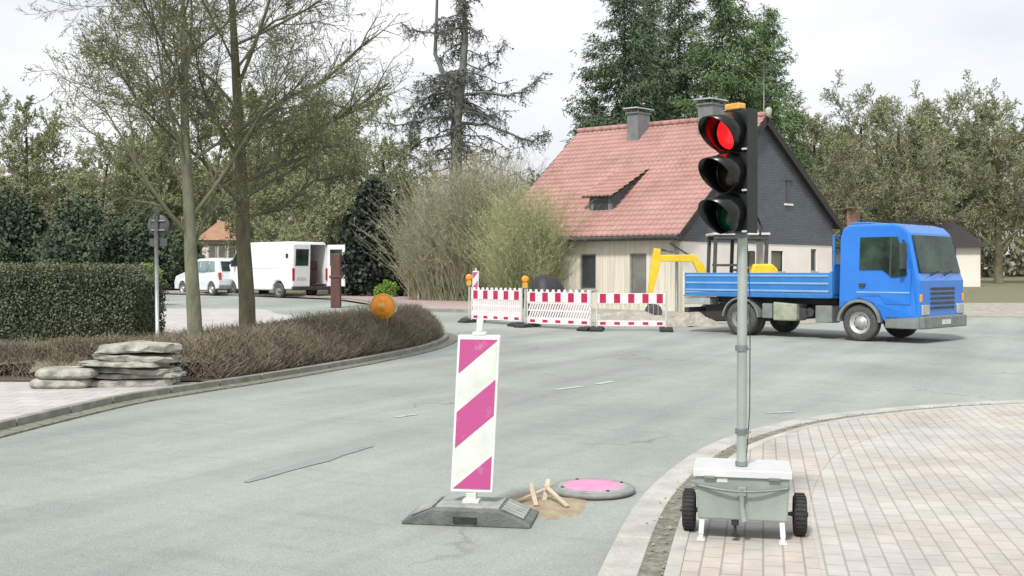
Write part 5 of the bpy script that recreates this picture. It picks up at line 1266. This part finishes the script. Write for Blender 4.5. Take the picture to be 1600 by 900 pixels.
def hh_(x, y):
    e = edist(x, y); base_h = .60 + .13 * mnoise.noise(Vector((x * .9, y * .9, 0))) + .10 * mnoise.noise(Vector((x * 3, y * 3, 4)))
    base_h *= (.62 + .38 * min(1, max(0, (x + 6.5) / 3.0)))
    return base_h * min(1, (e / .5 + .02)) ** .5
bh = thing('low_hedge', 'low brown leafless hedge filling the kerbed island', 'hedge', (-4.5, 20, .09), 0)
rn = random.Random(99); mb = MB(); core = MB(); ox, oy = -4.5, 20
cell = .22; gx = int(9 / cell); gy = int(15 / cell); idx = {}; cv = []; cfc = []
for j in range(gy):
    for i in range(gx):
        x = -9.5 + i * cell; y = 14.0 + j * cell
        if inpoly(x, y, HP): idx[(i, j)] = len(cv); cv.append((x - ox, y - oy, h(y) + hh_(x, y) * .62 + rn.gauss(0, .02)))
for (i, j) in list(idx):
    if (i + 1, j) in idx and (i, j + 1) in idx and (i + 1, j + 1) in idx: cfc.append((idx[(i, j)], idx[(i + 1, j)], idx[(i + 1, j + 1)], idx[(i, j + 1)]))
core.add(cv, cfc, True); core.build('hedge_core', mt['hedge_brown'], bh)
cnt = 0
frontpath = [p for p in hp] + [(-9.3 + .2 * q, 15.3 - .03 * q) for q in range(21)]
while cnt < 105000:
    if rn.random() < .5:
        k = rn.randrange(len(frontpath)); a = frontpath[k]; q = rn.random() ** 1.5 * .9; x = a[0] - q * .9 + rn.gauss(0, .05); y = a[1] + q * .55 + rn.gauss(0, .15)
    else: x = rn.uniform(-9.4, -1.2); y = rn.uniform(14.1, 28)
    if not inpoly(x, y, HP): continue
    cnt += 1; H1 = hh_(x, y); z = H1 * (rn.uniform(.05, 1.0) if rn.random() < .45 else rn.uniform(.65, 1.0)); Lw = rn.uniform(.07, .2)
    d_ = Vector((rn.gauss(0, .9), rn.gauss(0, .9), 1)).normalized(); p = Vector((x - ox, y - oy, h(y) + max(.0, z - Lw * .5)))
    mb.sliver(p, p + d_ * Lw, rn.uniform(.0025, .006), rn)
    if rn.random() < .6: mb.tri(p + d_ * Lw * rn.random(), rn.uniform(.012, .03), rn)
mb.build('twigs', mt['hedge_brown'], bh)

# ------------------------------------------------------------------ stone slabs stacked at the left kerb
rn = random.Random(6); sx0, sy0 = -4.70, 13.62; z = .09
labs = ['lowest stone slab of the stack at the left kerb', 'second stone slab from the bottom of the left stack', 'third stone slab from the bottom of the left stack',
        'middle stone slab of the left stack, jutting forward', 'stone slab second from the top of the left stack', 'big rounded stone slab on top of the left stack']
for k, lb in enumerate(labs):
    th = rn.uniform(.055, .08) if k < 5 else .10; w_ = rn.uniform(.50, .56) - .012 * k; d_ = rn.uniform(.26, .33); b = MB(); n = 22; A_ = []
    ox_, oy_ = rn.uniform(-.05, .05) - (.14 if k == 3 else 0), rn.uniform(-.04, .04) - (.08 if k == 3 else 0)
    for lay, (zz, sc_) in enumerate(((0, .96), (th * .2, 1.0), (th * .8, .98), (th * .95, .95))):
        for i in range(n):
            a = i / n * 6.283; ca, sa = math.cos(a), math.sin(a); se = (abs(ca) ** 5 + abs(sa) ** 5) ** (-1 / 5)
            rr = se * (1 + .14 * mnoise.noise(Vector((ca * 1.6, sa * 1.6, k * 3.1 + lay * .35))) + .13 * mnoise.noise(Vector((ca * 5, sa * 5, k * 2.1 + lay * .9)))) * sc_
            A_.append((ca * rr * w_, sa * rr * d_, zz + .022 * mnoise.noise(Vector((ca * 3, sa * 3, k)))))
    fs = [(l * n + i, l * n + (i + 1) % n, (l + 1) * n + (i + 1) % n, (l + 1) * n + i) for l in range(3) for i in range(n)]
    fs += [tuple(range(n))[::-1]]; A_.append((0, 0, th + (.05 if k == 5 else .003))); fs += [(3 * n + i, 3 * n + (i + 1) % n, 4 * n) for i in range(n)]
    b.add(A_, fs); o = b.build('stone_slab', mt['stone'], bevel=.004, loc=(sx0 + ox_, sy0 + oy_, z)); o.rotation_euler = (rn.uniform(-.05, .05), rn.uniform(-.06, .06), rn.uniform(-.25, .25))
    tag(o, lb, 'stone slab', 'stone slabs stacked at the left kerb'); z += th + .012
for k, (dx_, lb) in enumerate(((-.78, 'left lower pile: bottom slab beside the main stack'), (-.72, 'left lower pile: upper slab beside the main stack'))):
    b = MB(); n = 20; A_ = []; th = .11
    for lay, (zz, sc_) in enumerate(((0, .92), (th * .3, 1.0), (th * .75, .97), (th, .85))):
        for i in range(n):
            a = i / n * 6.283; ca, sa = math.cos(a), math.sin(a); se = (abs(ca) ** 5 + abs(sa) ** 5) ** (-1 / 5)
            rr = se * (1 + .12 * mnoise.noise(Vector((ca * 1.6, sa * 1.6, k * 5 + 40)))) * sc_; A_.append((ca * rr * .36, sa * rr * .3, zz))
    b.add(A_, [(l * n + i, l * n + (i + 1) % n, (l + 1) * n + (i + 1) % n, (l + 1) * n + i) for l in range(3) for i in range(n)] + [tuple(range(n))[::-1], tuple(range(3 * n, 4 * n))])
    o = b.build('stone_slab', mt['stone'], bevel=.01, loc=(sx0 + dx_, sy0 - .30, .09 + k * .12)); tag(o, lb, 'stone slab', 'stone slabs stacked at the left kerb')

# ------------------------------------------------------------------ sign pole, red post, tree stakes
D = 20.9
sp_ = thing('sign_post', 'grey pole carrying a round sign seen from its back, by the green hedge', 'sign', (PX(246, D), D, .09), 0)
b = MB(); b.tube([(0, 0, 0), (-.03, 0, zat(322, D) - .09)], .036, 14); b.build('pole', mt['alu'], sp_)
zc = zat(352, D) - .09
b = MB(); b.lathe((0, .045, zc), (0, 1, 0), [(0, 0), (0, .20), (.008, .21), (.02, .21), (.02, 0)], 32); b.build('sign_plate', mt['sign_back'], sp_)
b = MB(); b.box(-.17, .17, .045, .06, zc - .40, zc - .25); b.build('extra_plate', mt['sign_back'], sp_)
b = MB(); b.box(-.13, .13, .015, .044, zc + .08, zc + .10); b.box(-.13, .13, .015, .044, zc - .10, zc - .08); b.build('clamp', mt['alu'], sp_)
D = 38.5
b = MB(); b.box(-.17, .17, -.15, .15, 0, zat(396, D) - h(D)); b.hexa([(-.22, -.18, 1.05), (.22, -.18, 1.05), (.22, .18, 1.05), (-.22, .18, 1.05), (-.22, -.18, 1.15), (.22, -.18, 1.15), (.22, .18, 1.15), (-.22, .18, 1.15)])
tag(b.build('wooden_post', mt['wood_red'], bevel=.03, loc=(PX(525, D), D, h(D))), 'thick dark red-brown post beside the open rear of the van', 'post')
D = 43.5
st_ = thing('tree_stake_frame', 'wooden stake frame around a thin young tree before the willow bush', 'tree stakes', (PX(656, D), D, h(D)), 0)
for x in (-.42, .42):
    b = MB(); b.cyl((x, -.2, 0), (x, -.2, zat(405, D) - h(D)), .045, 10); b.build('stake', mt['wood_stake'], st_)
b = MB(); zz = zat(406, D) - h(D); b.box(-.48, .48, -.27, -.24, zz - .06, zz + .04); b.build('cross_bar', mt['wood_stake'], st_)
yt = Tree(3); c = dict(base_cfg); c.update(kids=[9, 4, 3, 0], lr=[.22, .5, .5], t0=[.4, .2, .1], ang=(18, 35), rmin=.008, bud=0)
yt.grow(Vector((0, 0, 0)), Vector((0, 0, 1)), 5.4, .055, 0, 3, c)
yt.finish('young_tree', 'thin pale young tree tied between the wooden stakes', 'tree', (PX(654, D), D + .0, h(D)), mt['alu'], mt['willow'])
